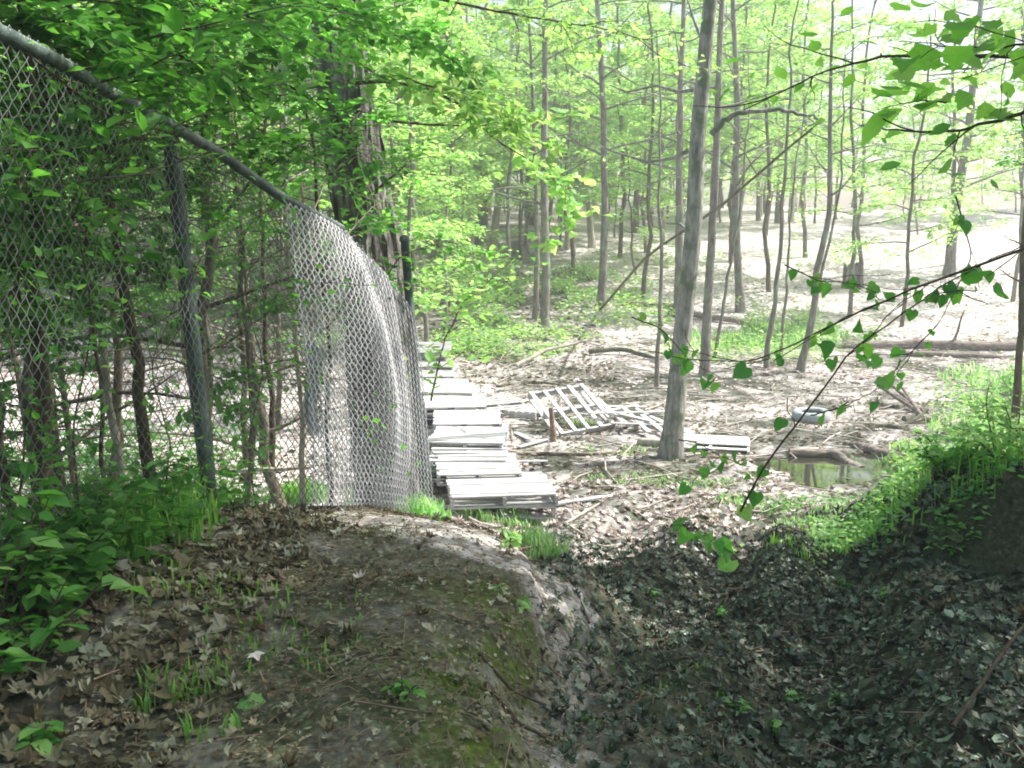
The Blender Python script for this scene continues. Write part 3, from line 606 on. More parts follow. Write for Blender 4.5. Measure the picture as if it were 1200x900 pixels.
# ================================================================== PALLETS
def pallet(loc, ax, label, group=None, nb=7, mat='wood_pale', w=1.15, dp=1.0, bw=.1, missing=(), seed=0, bottom=3, rows=3, smat='wood'):
    """ax rows: along the deck boards, across them, up. loc = middle of the underside"""
    rng = RS(seed+900); ax = np.array(ax, float); ax /= np.linalg.norm(ax, axis=1)[:, None]; loc = np.asarray(loc, float)
    root = empty('wooden_pallet', loc, label, 'pallet', group)
    def piece(name, c, hs, m):
        mb = MB(); yaw = (rng.rand()-.5)*.02; a = Matrix.Rotation(yaw, 3, 'Z'); A = np.array(a)@ax
        box(mb, np.asarray(c)@ax, A, hs, ch=.003); mb.build(name, M[m], root, smooth=False)
    for i in range(nb):
        if i in missing: continue
        y = -dp/2+bw/2+(dp-bw)*i/(nb-1)
        sh = (rng.rand()-.5)*.02
        piece('deck_board', (sh, y, .128+rng.rand()*.002), (w/2-.03*rng.rand()**2, bw/2*(.84+.12*rng.rand()), .009), 'wood' if mat == 'wood_pale' and rng.rand() < .25 else mat)
    for k in range(rows):
        x = -(w/2-.025)+(w-.05)*k/(rows-1); piece('stringer', (x, 0, .069), (.019, dp/2, .0485), smat)
    for k in range(bottom):
        y = -dp/2+bw/2+(dp-bw)*k/(bottom-1); piece('bottom_board', (0, y, .010), (w/2, bw/2, .009), smat)
    return root
def flat_ax(rz, rx=0, ry=0):
    m = Matrix.Rotation(rz, 3, 'Z')@Matrix.Rotation(rx, 3, 'X')@Matrix.Rotation(ry, 3, 'Y'); return np.array(m).T
GP = 'pallets stacked in a row along the fence'
def stack(cx, cy, n, rz, labels, seed, nb=7, mat='wood_pale', tilt=0, w=1.15, dp=1.0, missing_top=(), mats=None, bw=.1):
    z = max(h1(cx+dx, cy+dy) for dx in (-.4, 0, .4) for dy in (-.4, 0, .4))
    rng = RS(seed)
    for k in range(n):
        tp = k == n-1
        m = (mats[k] if mats else mat)
        pallet((cx+rng.randn()*.045, cy+rng.randn()*.05, z+.146*k), flat_ax(rz+rng.randn()*.055, (tilt if tp else 0)+rng.randn()*.006), labels[k], GP, nb=nb if tp else 7, mat=m, w=w, dp=dp, missing=missing_top if tp else (), seed=seed*10+k, bw=bw if tp else .1)
stack(-.18, 10.55, 2, .03, ['lower pallet of the nearest pale stack by the fence end', 'pale top pallet of the nearest stack with close white boards'], 1, nb=8, w=1.18, dp=1.1, bw=.118)
stack(-.50, 11.72, 3, -.01, ['lowest grey green pallet in the second stack from the fence end', 'middle grey green pallet in the second stack from the fence end', 'top pallet of the second stack with two open gaps in its deck'], 2, nb=5, mats=['wood_green', 'wood_green', 'wood_pale'], w=.98, dp=.95, bw=.11)
stack(-.60, 12.95, 3, .03, ['lowest pallet in the third white stack', 'middle pallet in the third white stack', 'top pallet of the third stack with a smooth white deck'], 3, nb=8, w=.95, dp=1.2, bw=.130)
stack(-.72, 14.3, 3, -.03, ['lowest pallet in the fourth pale stack', 'middle pallet in the fourth pale stack', 'top pallet of the fourth stack, pale deck under the striped stack'], 4, nb=8, w=.98, dp=1.25, bw=.137)
stack(-1.12, 16.1, 4, .0, ['lowest pallet in the fifth stack with striped grey edges', 'second pallet up in the fifth stack with striped grey edges', 'third pallet up in the fifth stack with striped grey edges', 'top grey pallet of the fifth stack with striped edges'], 5, mat='wood', nb=9, w=1.05, dp=1.0)
stack(-1.5, 18.0, 3, .35, ['lowest pallet in the sixth stack, turned askew', 'middle pallet in the sixth stack, turned askew', 'askew top pallet with wide dark gaps between its slats'], 6, nb=5, mat='wood_pale', w=1.1, bw=.08)
stack(-1.75, 19.6, 4, -.05, ['lowest pallet in the second stack from the far end', 'second pallet up in the second stack from the far end', 'third pallet up in the second stack from the far end', 'top grey pallet in the second stack from the far end'], 7, mat='wood', nb=8, w=1.1)
stack(-2.0, 21.2, 5, .04, ['lowest pallet in the farthest stack', 'second pallet up in the farthest stack', 'middle pallet of the farthest stack', 'fourth pallet up in the farthest stack', 'tilted grey top pallet of the farthest stack'], 8, mat='wood', nb=7, tilt=.14, w=1.15)
for (x_, y_, z_, rz_, lab, mt_) in [(-.42, 11.15, .27, .10, 'askew pale pallet bridging the first and second stacks', 'wood_pale'), (-.58, 12.35, .40, -.08, 'pale pallet lying across the second and third stacks', 'wood_pale'), (-.66, 13.6, .43, .06, 'pale pallet lying across the third and fourth stacks', 'wood_pale'), (-.95, 15.2, .40, .12, 'pale pallet sliding between the fourth and fifth stacks', 'wood_pale'), (-1.35, 17.1, .42, -.1, 'grey pallet bridging the fifth and sixth stacks', 'wood'), (-1.65, 18.8, .40, .07, 'grey pallet bridging the two farthest stacks', 'wood')]:
    pallet((x_, y_, h1(x_, y_)+z_), flat_ax(rz_, .05), lab, nb=8, mat=mt_, w=1.0, dp=.9, bw=.098, seed=int(y_*10))
# low board at the foot of the first stack and others leaning about
def plank(a, b, w, t, label, mat='wood', name='wooden_board', group=None, up=(0, 0, 1)):
    a = np.array(a, float); b = np.array(b, float); d = b-a; L = np.linalg.norm(d); d /= L; s = np.cross(up, d); s /= np.linalg.norm(s); u = np.cross(d, s)
    mb = MB(); c = (a+b)/2; box(mb, (0, 0, 0), np.array([d, s, u]), (L/2, w/2, t/2)); o = mb.build(name, M[mat], smooth=False); o.location = [float(q) for q in c]
    return tag(o, label, 'board', group)
def gz(x, y, dz=.03): return (x, y, h1(x, y)+dz)
plank(gz(-.85, 10.35, .05), gz(.45, 10.15, .04), .12, .025, 'long pale board lying in front of the nearest pallet stack', 'wood_pale')
plank(gz(-.8, 10.15, .03), gz(.30, 9.95, .03), .10, .02, 'grey board in the grass at the foot of the nearest pallet stack', 'wood')
plank(gz(-.05, 10.38, .12), gz(.42, 10.3, .30), .08, .02, 'loose slat bent out of the front of the nearest pallet stack', 'wood_pale')
plank(gz(.5, 10.9), gz(1.6, 11.3, .02), .07, .02, 'narrow pale board on the litter right of the nearest stack', 'wood_pale')
pallet(gz(-.25, 17.0, .02), flat_ax(.5, .05), 'broken low pallet lying right of the striped stack', nb=6, mat='wood', seed=61, w=1.05, dp=.9, missing=(2,), bottom=2)
pallet(gz(.35, 16.6, .0), flat_ax(.9, -.04), 'small broken pallet with grey slats left of the tilted pallet', nb=5, mat='wood', seed=62, w=.7, dp=.7, bottom=2)
for (a, b, lab) in [((.05, 15.1), (.35, 14.3), 'short grey board beside the white pallet stacks'), ((.1, 14.0), (.55, 14.5), 'brown board end poking from beside the third stack'), ((.0, 13.0), (.5, 12.9), 'splintered board by the gapped pallet')]:
    plank(gz(*a), gz(*b, .05), .09, .02, lab, 'wood')
# the tilted open pallet
BL = P(657, 512, 14.9); BR = P(727, 499, 15.5); TL = P(628, 472, 15.75); e1 = BR-BL; e1 /= np.linalg.norm(e1)
e2 = TL-BL; e2 = np.array([-.30, .78, .50]); e2 -= e1*(e2@e1); e2 /= np.linalg.norm(e2); e3 = np.cross(e1, e2)
BL[2] = h1(BL[0], BL[1])+.05; ctr = BL+e1*.53+e2*.52
pallet(ctr-e3*.1, [e2, -e1, e3], 'pale open pallet tilted on the debris with five slanting slats', nb=5, mat='wood_pale', w=1.1, dp=1.12, bw=.085, seed=77, bottom=2)
# stake in front of it
mb = MB(); g = gz(.66, 14.55, -.1); rng = RS(3); tube(mb, [g, (g[0]-.02, g[1], g[2]+.3), (g[0]-.05, g[1]+.02, g[2]+.64)], [.05, .045, .04], 8, wob=.2, rng=rng)
tag(mb.build('wooden_stake', M['wood_brown']), 'short brown stake standing at the low corner of the tilted pallet', 'stake')
# heap of boards behind and right of it
rng = RS(31)
heap = [((1.3, 15.3), (2.6, 15.9), .30, .22), ((1.2, 15.9), (2.3, 15.2), .35, .18), ((1.6, 15.0), (2.6, 15.3), .20, .10), ((1.1, 16.3), (2.4, 16.5), .25, .2), ((1.9, 15.9), (2.2, 14.8), .30, .08), ((1.5, 16.4), (1.9, 15.1), .38, .12), ((2.1, 16.3), (2.7, 15.0), .26, .06), ((1.0, 15.7), (2.2, 16.2), .14, .30), ((1.8, 15.3), (2.9, 15.7), .12, .12), ((2.2, 15.7), (2.5, 14.7), .2, .05), ((.9, 16.1), (1.6, 15.4), .2, .3), ((2.3, 16.0), (2.9, 14.9), .16, .04)]
for i, (a, b, za, zb) in enumerate(heap):
    plank(gz(*a, za), gz(*b, zb), .09, .02, 'broken grey slat in the heap beside the tilted pallet', ['wood', 'wood_pale'][i % 2], 'broken_slat', 'broken slats heaped beside the tilted pallet')
# flat broken pallet right of the big slender tree
pallet(gz(3.0, 13.9, .0), flat_ax(-.25, .06), 'flat broken pallet half sunk in the litter right of the grey tree', nb=6, mat='wood_pale', seed=91, w=1.15, dp=.8, bottom=2, missing=(1,))
plank(gz(2.4, 14.4, .05), gz(3.7, 14.35, .05), .12, .03, 'long white board behind the flat broken pallet', 'wood_pale')
plank(gz(2.75, 13.3, .04), gz(3.9, 13.2, .03), .06, .02, 'thin dark board before the flat broken pallet', 'wood_brown')

# ================================================================== LOGS, TYRE, STICKS
def log(pts, r0, r1, label, mat='log', name='log', cat='log', sides=12, wob=.12, seed=1, group=None, limbs=()):
    rng = RS(seed); pts = np.array(pts, float); n = 14; t = np.linspace(0, len(pts)-1, n)
    q = np.stack([np.interp(t, np.arange(len(pts)), pts[:, k]) for k in range(3)], -1); q[1:-1] += rng.randn(n-2, 3)*r0*.12
    c = q.mean(0); mb = MB(); tube(mb, q, np.linspace(r0, r1, n), sides, wob=wob, rng=rng)
    for (f, d, L, r) in limbs: 
        p = q[int(f*(n-1))]; tube(mb, poly(p, d, L, 5, rng, .12), np.linspace(r, r*.4, 6), 6)
    o = mb.build(name, M[mat], loc=c); return tag(o, label, cat, group)
log([gz(9.2, 26.0, .05), gz(12.2, 25.4, .10), gz(16.5, 25.2, .05)], .17, .11, 'long weathered fallen trunk at the foot of the bright slope', name='fallen_log', seed=2, limbs=[(.5, (.3, -.3, 1), 1.0, .05), (.75, (.6, -.6, .5), 1.2, .05)])
log([gz(10.0, 24.6, .12), gz(13.0, 24.2, .02)], .07, .05, 'thinner grey log lying in front of the long fallen trunk', seed=3)
log([P(1058, 494, 16.4), P(1111, 497, 16.3)], .11, .10, 'short dark round log lying beyond the puddle', 'log_green', seed=4)
log([P(1012, 500, 16.0), P(1050, 502, 15.6), P(1092, 520, 14.8)], .05, .11, 'forked mossy branch lying before the short dark log', 'log_green', seed=5, limbs=[(.6, (1, .5, .3), .9, .05)])
log([P(1075, 512, 15.1), P(1125, 494, 15.6)], .05, .06, 'pale broken branch beside the short dark log', 'bark_pale', seed=6)
log([P(925, 531, 13.6), P(975, 532, 13.6), P(1010, 552, 12.9)], .07, .08, 'dark half sunken log at the left edge of the puddle', 'log', seed=7)
log([P(990, 520, 14.3), P(1040, 534, 13.6), P(1090, 552, 12.9)], .06, .13, 'thick dark log crossing behind the puddle', 'log', seed=8)
log([gz(1.95, 14.2, .08), gz(2.4, 13.9, .07), gz(2.75, 13.85, .06)], .06, .07, 'pale log lying in front of the heap left of the grey tree', 'bark_pale', seed=9)
for i, (a, b) in enumerate([((1030, 452, 18.5), (1082, 487, 17.0)), ((1042, 448, 18.6), (1078, 480, 17.2)), ((1048, 462, 18.), (1086, 484, 17.1)), ((1058, 455, 18.2), (1080, 488, 16.9))]):
    log([P(*a), P(*b)], .03, .045, 'dark leaning stick in the bundle behind the short log', 'log', 'leaning_stick', 'stick', 7, seed=40+i, group='leaning sticks behind the short log')
tag(log([gz(.2, 13.55, .03), gz(1.1, 13.5, .03), gz(2.0, 13.75, .02)], .03, .02, 'long thin branch lying on the litter in front of the tilted pallet', 'log', 'fallen_branch', 'branch', 6, seed=61), None)
log([gz(2.0, 24.2, .1), gz(2.9, 24.4, .15), gz(3.7, 23.7, .03)], .07, .05, 'dark curved log on the slope left of the grey tree', 'log_green', seed=62)
log([gz(.1, 22.3, .1), gz(.8, 23.0, .35), gz(1.9, 23.6, .5)], .05, .03, 'pale arched branch on the slope behind the broken pallets', 'bark_pale', 'fallen_branch', 'branch', 6, seed=63)
log([gz(5.0, 30.0, .15), gz(7.5, 29.3, .1)], .12, .08, 'dead log across the sunny slope behind the saplings', 'log', seed=64)
log([gz(3.5, 31.5, .1), gz(6.0, 31.2, .1)], .10, .07, 'dead log higher on the sunny slope', 'log', seed=65)
log([gz(-4.2, 10.2, .45), gz(-2.2, 10.0, .55)], .035, .02, 'pale bare branch lying level behind the fence', 'bark_pale', 'fallen_branch', 'branch', 6, seed=66)
log([gz(-4.4, 8.2, .1), gz(-2.6, 8.3, .1)], .04, .03, 'grey branch on the ground behind the fence', 'bark_pale', 'fallen_branch', 'branch', 6, seed=67)
# the tyre
rng = RS(4); g = P(950, 497, 16.3); g[2] = h1(g[0], g[1]); prof = [(.175, .03), (.20, .0), (.29, .0), (.325, .03), (.33, .09), (.325, .15), (.29, .185), (.20, .185), (.175, .155), (.19, .13), (.265, .15), (.285, .09), (.265, .03), (.19, .05)]
root = empty('old_tyre', (g[0], g[1], g[2]), 'grey worn car tyre lying flat on the litter beyond the puddle', 'tyre'); root.rotation_euler = (.06, -.04, 0)
nS = 72; mb = MB(); V = []
for i in range(nS):
    a = 2*PI*i/nS
    for (r, z) in prof:
        rr = r-(.008 if (i % 2 and r > .315) else 0); V.append((rr*math.cos(a), rr*math.sin(a), z))
n = len(prof); F = [[i*n+k, ((i+1) % nS)*n+k, ((i+1) % nS)*n+(k+1) % n, i*n+(k+1) % n] for i in range(nS) for k in range(n)]
mb.add(V, F); mb.build('tyre', M['rubber'], root)
# stumps
def stump(x, y, r, h, label, seed):
    rng = RS(seed); z = h1(x, y)-.1; mb = MB(); n = 18; ring = 26; a = np.arange(ring)*2*PI/ring
    jag = h*(.75+.35*rng.rand(ring))
    V = []
    for k in range(n):
        t = k/(n-1); rr = r*(1+.5*math.exp(-t*6))*(1+.12*np.sin(a*5+seed)+.06*rng.rand(ring)); V.append(np.c_[rr*np.cos(a), rr*np.sin(a), t*jag])
    V.append(np.c_[r*.5*np.cos(a), r*.5*np.sin(a), jag*.55]); V = np.concatenate(V); n += 1
    F = [[k*ring+i, k*ring+(i+1) % ring, (k+1)*ring+(i+1) % ring, (k+1)*ring+i] for k in range(n-1) for i in range(ring)]
    mb.add(V, F); o = mb.build('tree_stump', M['bark_old']); o.location = (x, y, z); return tag(o, label, 'stump')
g = P(996, 330, 36); stump(g[0], 36, .26, 1.1, 'broken brown stump standing alone on the bright slope', 3)
g = G(785, 150+300); 
# pale plastic sheet snagged behind the fence
mb = MB(); c = P(367, 455, 8.2); nx, ny = 14, 26; rng = RS(9)
uu, vv = np.meshgrid(np.linspace(-.5, .5, nx), np.linspace(-.5, .5, ny)); fold = .05*np.sin(uu*22+vv*3)+.03*np.sin(vv*9)
wv = .15*(1-.35*np.abs(vv)); V = np.stack([uu*wv+.03*np.sin(vv*7), fold, vv*.85], -1).reshape(-1, 3)
i = np.arange(ny-1)[:, None]*nx+np.arange(nx-1)[None]; mb.add(V, np.stack([i, i+1, i+nx+1, i+nx], -1).reshape(-1, 4)); o = mb.build('plastic_sheet', M['sheet']); o.location = tuple(float(q) for q in c)
tag(o, 'pale blue crumpled sheet hanging behind the fence mesh', 'sheet')

# small countless sticks on the woodland floor
rng = RS(15); mb = MB()
x, y = region(rng, 900, -6, 13, 9, 26)
for i in range(len(x)):
    L = .15+.5*rng.rand()**2; a = rng.rand()*2*PI; r = .006+.012*rng.rand(); dx, dy = L*math.cos(a), L*math.sin(a); z = H([x[i]-dx, x[i], x[i]+dx], [y[i]-dy, y[i], y[i]+dy])+.02
    tube(mb, [(x[i]-dx, y[i]-dy, z[0]), (x[i]+.03*rng.randn(), y[i], z[1]+.02), (x[i]+dx, y[i]+dy, z[2]+.08*rng.rand())], [r, r, r*.5], 4, cap=False)
tag(mb.build('scattered_twigs', M['bark_pale']), kind='stuff')

# ================================================================== TREES ONE CAN TELL APART
def arch_extra(mt, mc, rng):   # pale broken limb arching off the grey tree
    o = P(785, 540, 13.3); o[2] = h1(o[0], 13.3)-.12
    pts = [P(833, 158, 13.3), P(850, 140, 13.2), P(880, 129, 13.1), P(920, 130, 13.), P(950, 136, 13.), P(967, 142, 13.)]
    tt = np.linspace(0, 5, 24); pp = np.stack([np.interp(tt, np.arange(6), np.array(pts)[:, k]) for k in range(3)], -1); pp[1:-1] = (pp[:-2]+pp[1:-1]*2+pp[2:])/4; pp[1:-1] += rng.randn(22, 3)*.012
    tube(mt, pp, np.linspace(.045, .014, 24), 8, wob=.15, rng=rng)
    for m_ in (8, 12, 17, 21): tube(mt, poly(pp[m_], (rng.randn(), rng.randn(), .6*(-1)**m_), .5, 5, rng, .25), np.linspace(.012, .003, 6), 4)
    for a in ([(808, 175), (790, 185), (760, 190), (720, 178), (690, 165)], [(815, 105), (795, 108), (770, 100), (735, 108), (715, 100)], [(822, 45), (812, 20), (800, -20)], [(806, 270), (796, 262), (780, 262)]):
        q = [P(x, y, 13.3+.25*k) for k, (x, y) in enumerate(a)]; tube(mt, q, np.linspace(.03, .008, len(q)), 5)
named_tree('slender_tree', 'grey lichened tree with a leaning trunk in the middle of the clearing', 'tree', [(785, 540), (789, 480), (797, 400), (806, 320), (811, 240), (815, 160), (822, 80), (829, 0)], 13.3, .145, 13, dict(nb=14, zlo=6.5, length=3.0, lper=30, lsize=.11), 'bark_main', 'leaf_mid', seed=2, extra=arch_extra, wig=.01, sides=16, wob=.05)
named_tree('slender_tree', 'thin grey tree standing just behind the leaning grey trunk', 'tree', [(826, 428), (831, 340), (837, 200), (845, 0)], 22, .12, 13, dict(nb=12, zlo=6, length=2.2), 'bark_hazed', seed=3, wig=.03)
named_tree('slender_tree', 'dark upright tree left of the leaning grey trunk at the slope foot', 'tree', [(794, 375), (796, 250), (795, 100), (800, 0)], 30, 0.145, 15, dict(nb=23, zlo=4.8, length=3.3, lper=40), 'bark_hazed', seed=4)
named_tree('slender_tree', 'straight dark tree with a pale foot patch right of the leaning trunk', 'tree', [(868, 362), (864, 250), (866, 120), (860, 0)], 31, 0.145, 16, dict(nb=27, zlo=4.8, length=3.5, lper=40), 'bark_hazed', seed=5)
named_tree('slender_tree', 'straight mid brown tree on the slope beside bright green plants', 'tree', [(704, 350), (708, 250), (706, 130), (699, 0)], 31, 0.140, 16, dict(nb=27, zlo=5.8, length=3.5, lper=40), 'bark_hazed', seed=6)
named_tree('slender_tree', 'right trunk of the twin dark trees on the green slope', 'tree', [(637, 381), (640, 320), (636, 200), (640, 0)], 27.5, 0.132, 15, dict(nb=23, zlo=4.3, length=3.5, lper=40), 'bark_hazed', seed=7)
named_tree('slender_tree', 'thinner left trunk of the twin dark trees on the green slope', 'tree', [(627, 366), (630, 300), (627, 200), (618, 0)], 28.5, 0.085, 13, dict(nb=17, zlo=4.8, length=2.5, lper=40), 'bark_hazed', seed=8)
named_tree('sapling', 'very thin dark sapling rising left of the leaning grey trunk', 'sapling', [(770, 455), (769, 400), (768, 250), (768, 90)], 20.5, .055, 7.5, dict(nb=10, zlo=3.8, length=1.6, lper=18), 'bark_hazed', seed=9, wig=.04)
named_tree('sapling', 'dark sapling, thickest of the cluster right of the leaning tree', 'sapling', [(937, 447), (952, 350), (966, 240), (972, 130), (975, 0)], 22.5, .10, 9, dict(nb=12, zlo=4, length=1.8, lper=20), 'bark_hazed', seed=10, wig=.05)
named_tree('sapling', 'thin crooked sapling rising close behind the cluster stem', 'sapling', [(941, 430), (960, 330), (985, 200), (990, 60)], 23.6, .05, 8, dict(nb=8, zlo=4, length=1.5, lper=18), 'bark_hazed', seed=11, wig=.06)
named_tree('sapling', 'dark sapling leaning right between the grey tree and the cluster', 'sapling', [(899, 432), (907, 330), (918, 200), (925, 60)], 22.8, .07, 9, dict(nb=10, zlo=4.2, length=1.8, lper=20), 'bark_hazed', seed=12, wig=.05)
named_tree('sapling', 'thin dark sapling leaning right behind the thin grey tree', 'sapling', [(836, 400), (850, 330), (866, 250), (880, 120)], 24, .05, 8, dict(nb=8, zlo=4.4, length=1.5, lper=18), 'bark_hazed', seed=13, wig=.05)
named_tree('sapling', 'thin sapling standing in the undergrowth left of the cluster', 'sapling', [(915, 425), (925, 340), (930, 250), (942, 120)], 24.6, .045, 7.6, dict(nb=8, zlo=4.4, length=1.4, lper=18), 'bark_hazed', seed=14, wig=.05)
named_tree('slender_tree', 'broad brown tree half lost in glare above the bright slope at right', 'tree', [(1112, 322), (1118, 260), (1135, 150), (1150, 0)], 38, 0.212, 17, dict(nb=30, zlo=5.3, length=4.1, lper=40), 'bark_hazed', seed=15)
named_tree('birch_tree', 'pale kinked birch leaning left at the back of the slope', 'tree', [(694, 292), (691, 240), (681, 180), (672, 90)], 45, 0.162, 14, dict(nb=23, zlo=7.3, length=3.1, lper=40, lsize=.15), 'bark_pale', seed=16)
named_tree('birch_tree', 'pale straight slim trunk between the twin trees and the birch', 'tree', [(665, 296), (665, 230), (664, 120)], 44, 0.119, 14, dict(nb=20, zlo=6.8, length=2.9, lper=40, lsize=.15), 'bark_pale', seed=17)
named_tree('slender_tree', 'pale lit trunk standing over the green bushes near the old tree', 'tree', [(552, 300), (550, 220), (548, 100)], 40, 0.178, 15, dict(nb=23, zlo=5.8, length=3.5, lper=40, lsize=.15), 'bark_pale', seed=18)
named_tree('slender_tree', 'pale trunk leaning right in the shade at the back left', 'tree', [(577, 292), (585, 230), (592, 190), (597, 80)], 43, 0.187, 15, dict(nb=23, zlo=6.3, length=3.5, lper=40, lsize=.15), 'bark_pale', seed=19)
named_tree('slender_tree', 'stout dark trunk at the back left of the clearing', 'tree', [(563, 290), (568, 240), (566, 120)], 45, 0.255, 16, dict(nb=23, zlo=6.3, length=3.5, lper=40, lsize=.15), 'bark_hazed', seed=20)
named_tree('sapling', 'green sapling trunk at the right edge behind the grassy bank', 'sapling', [(1190, 505), (1193, 440), (1196, 380), (1199, 300)], 15, .07, 5.6, dict(nb=10, zlo=1.6, length=1.1, lper=16, lsize=.08), 'bark_dark', 'leaf_mid', seed=21)
# the leaning pole fallen across to the broken limb
log([gz(2.75, 30.5, -.1), P(760, 298, 24.0), P(840, 245, 18.0), P(905, 190, 14.9), P(964, 140, 13.1)], .04, .014, 'long bare pole leaning up from the slope onto the arched limb', 'bark', 'leaning_pole', 'dead tree', 8, seed=70, limbs=[(.35, (-.2, 0, 1), .9, .02), (.55, (.5, .2, .6), .8, .015), (.75, (-.5, 0, .7), .7, .012)])

# the big old tree behind the fence
rng = RS(77); D0 = 9.4; root = empty('old_tree', (P(440, 340, D0)[0], D0, .1), 'massive old tree with shaggy peeling bark leaning behind the fence top', 'tree')
cl = [((452, 420), 36), ((443, 340), 33), ((430, 260), 31), ((416, 190), 30), ((405, 120), 28), ((398, 60), 27), ((392, -20), 26), ((380, -300), 22), ((370, -700), 14)]
cp = np.array([P(x, y, D0) for (x, y), r in cl]); cr = np.array([r*D0/FPX for p_, r in cl]); cp[0, 2] = h1(cp[0, 0], D0)-.2
n = 90; tz = np.linspace(cp[0, 2], cp[-1, 2], n); ctr = np.c_[np.interp(tz, cp[:, 2], cp[:, 0]), np.full(n, D0), tz]; rr = np.interp(tz, cp[:, 2], cr)
sd = 72; a = np.arange(sd)*2*PI/sd; A, Z = np.meshgrid(a, tz); tw = A+.25*Z
ridge = np.abs(np.sin(tw*5+fbm(Z, np.cos(A)*2, .8)*5))*.16+np.abs(np.sin(tw*11+fbm(Z, np.sin(A)*3, 1.4)*6))*.08+fbm(Z*1.2+np.cos(A), np.sin(A)*2, 2.5)*.5
R = rr[:, None]*(.92+ridge-.08*(fbm(Z, A, 5) > .15)); V = ctr[:, None]+np.stack([R*np.cos(A), R*np.sin(A), 0*A], -1)
i = np.arange(n-1)[:, None]*sd; j = np.arange(sd)[None]; k = (j+1) % sd; mt = MB(); mc = MB()
mt.add(V.reshape(-1, 3), np.stack([i+j, i+k, i+sd+k, i+sd+j], -1).reshape(-1, 4))
lo_ = tuple(root.location); mt.build('trunk', M['bark_old'], root, loc=lo_, smooth=False)
mb = MB()   # strips of bark peeling off
for s in range(46):
    th_ = -PI/2+rng.randn()*1.0; z0 = .8+4.2*rng.rand(); L = .25+.55*rng.rand(); zz = np.linspace(0, 1, 6)
    c = np.stack([np.interp(z0+L*zz, tz, ctr[:, 0]), np.full(6, D0), z0+L*zz], -1); r = np.interp(z0+L*zz, tz, rr)*1.08+.02+.09*(1-zz)**2*rng.rand()
    th2 = th_+zz*.2; p = c+np.c_[r*np.cos(th2), r*np.sin(th2), 0*zz]; wd = (.02+.03*rng.rand())*np.sin(PI*(zz*.8+.1))[:, None]; q = np.c_[-np.sin(th2), np.cos(th2), 0*zz]
    V = np.concatenate([p-q*wd, p+q*wd]); f = [[m_, m_+1, m_+7, m_+6] for m_ in range(5)]; mb.add(V, f)
o = mb.build('peeling_bark', M['bark_old'], root, loc=lo_, smooth=False)
mg = MB(); mc = MB(); grow(ctr, rr*.5, rng, 18, 6.5, 15, 4.0, .25, 7, 34, .11, mg, mc, twr=.01, keep=thin)
for q, r0 in (([(415, 97), (450, 95), (500, 103), (535, 120), (560, 145), (590, 170), (625, 190)], .022), ([(420, 130), (460, 142), (500, 146), (560, 148), (585, 144)], .016), ([(430, 235), (450, 215), (480, 190)], .02)):
    mt = MB(); pp = [P(x, y, D0-.35-.15*m_) for m_, (x, y) in enumerate(q)]; tube(mt, pp, np.linspace(r0, .004, len(pp)), 6)
    pa = np.array(pp); 
    for m_ in range(70):
        t = rng.rand()*(len(pa)-1.01); b = int(t); c = pa[b]+(pa[b+1]-pa[b])*(t-b)
        if m_ % 9 == 0: tube(mt, poly(c, rdirs(rng, 1, .1)[0], .45, 3, rng, .2), [.005, .004, .003, .002], 3, cap=False)
    mt.build('limb', M['bark_dark'], root, loc=lo_)
mg.build('upper_limbs', M['bark_dark'], root, loc=lo_)['kind'] = 'stuff'; mc.build('crown', M['leaf_mid'], root, loc=lo_, smooth=False)

# trees rooted just outside the view on the right and left whose crowns shade the path
for i, (x, y, h, r, nb, ln, lab) in enumerate([(7.6, 6.6, 13, .22, 19, 5.2, 'tall shade tree on the right bank beyond the picture edge'), (11.0, 9.2, 15, .25, 17, 5.5, 'shade tree farther back on the right beyond the picture edge'), (8.6, 3.2, 13, .2, 17, 5.0, 'shade tree nearest the path on the right side'), (4.6, 10.2+7.5, 0, 0, 0, 0, None), (-4.9, 4.0, 12, .2, 18, 4.2, 'shade tree on the left behind the fence'), (-2.5, -2.5, 12, .2, 14, 4.0, 'shade tree behind the viewer on the path')]):
    if not lab: continue
    rng = RS(200+i); base = np.array([x, y, h1(x, y)-.1]); tr = trunk_line(base, (x+rng.randn()*.4, y+rng.randn()*.4, h), 24, rng, .03); rad = flare(r, .04, 24)
    root = empty('shade_tree', base, lab, 'tree'); mt = MB(); mc = MB(); tube(mt, tr, rad, 12, wob=.08, rng=rng)
    grow(tr, rad, rng, nb, 6.4 if y > 5 else 5.2, h-.3, ln, .35, 13, 72, .135, mt, mc, keep=thin, twr=.006, jit=.16, taper=.35)
    mt.build('trunk', M['bark'], root, loc=base); mc.build('crown', M['leaf_mid'], root, loc=base, smooth=False)

# dark stems behind the fence
def small_tree(name, label, cat, px, d, r0, htop, seed, nb=12, zlo=None, length=1.2, sub=6, lper=24, lsize=.085, leafm='leaf_dark', mat='bark_dark', kind='oval', wig=.03, group=None):
    return named_tree(name, label, cat, px, d, r0, htop, dict(nb=nb, zlo=zlo or 2.2, zhi=htop-.1, length=length, sub=sub, lper=lper, lsize=lsize, kind=kind, flat=.4, twr=.004), mat, leafm, group, seed, None, wig, 9, .1)
small_tree('young_tree', 'dark curving stem behind the fence left of the leaning post', 'tree', [(182, 600), (168, 450), (150, 330), (128, 210), (113, 95)], 5.6, .043, 5.4, 31, nb=12, zlo=3.4, length=1.6, lper=24)
small_tree('young_tree', 'dark mossy trunk at the left edge, right of a thinner stem', 'tree', [(48, 640), (35, 500), (25, 350), (18, 200), (10, 0)], 4.4, .042, 5.0, 32, nb=12, zlo=3.2, length=1.4, lper=24)
small_tree('young_tree', 'thin dark stem at the extreme left edge of the view', 'tree', [(20, 620), (8, 480), (0, 350), (-8, 150)], 4.8, .028, 4.8, 33, nb=9, zlo=2.6, length=1.2)
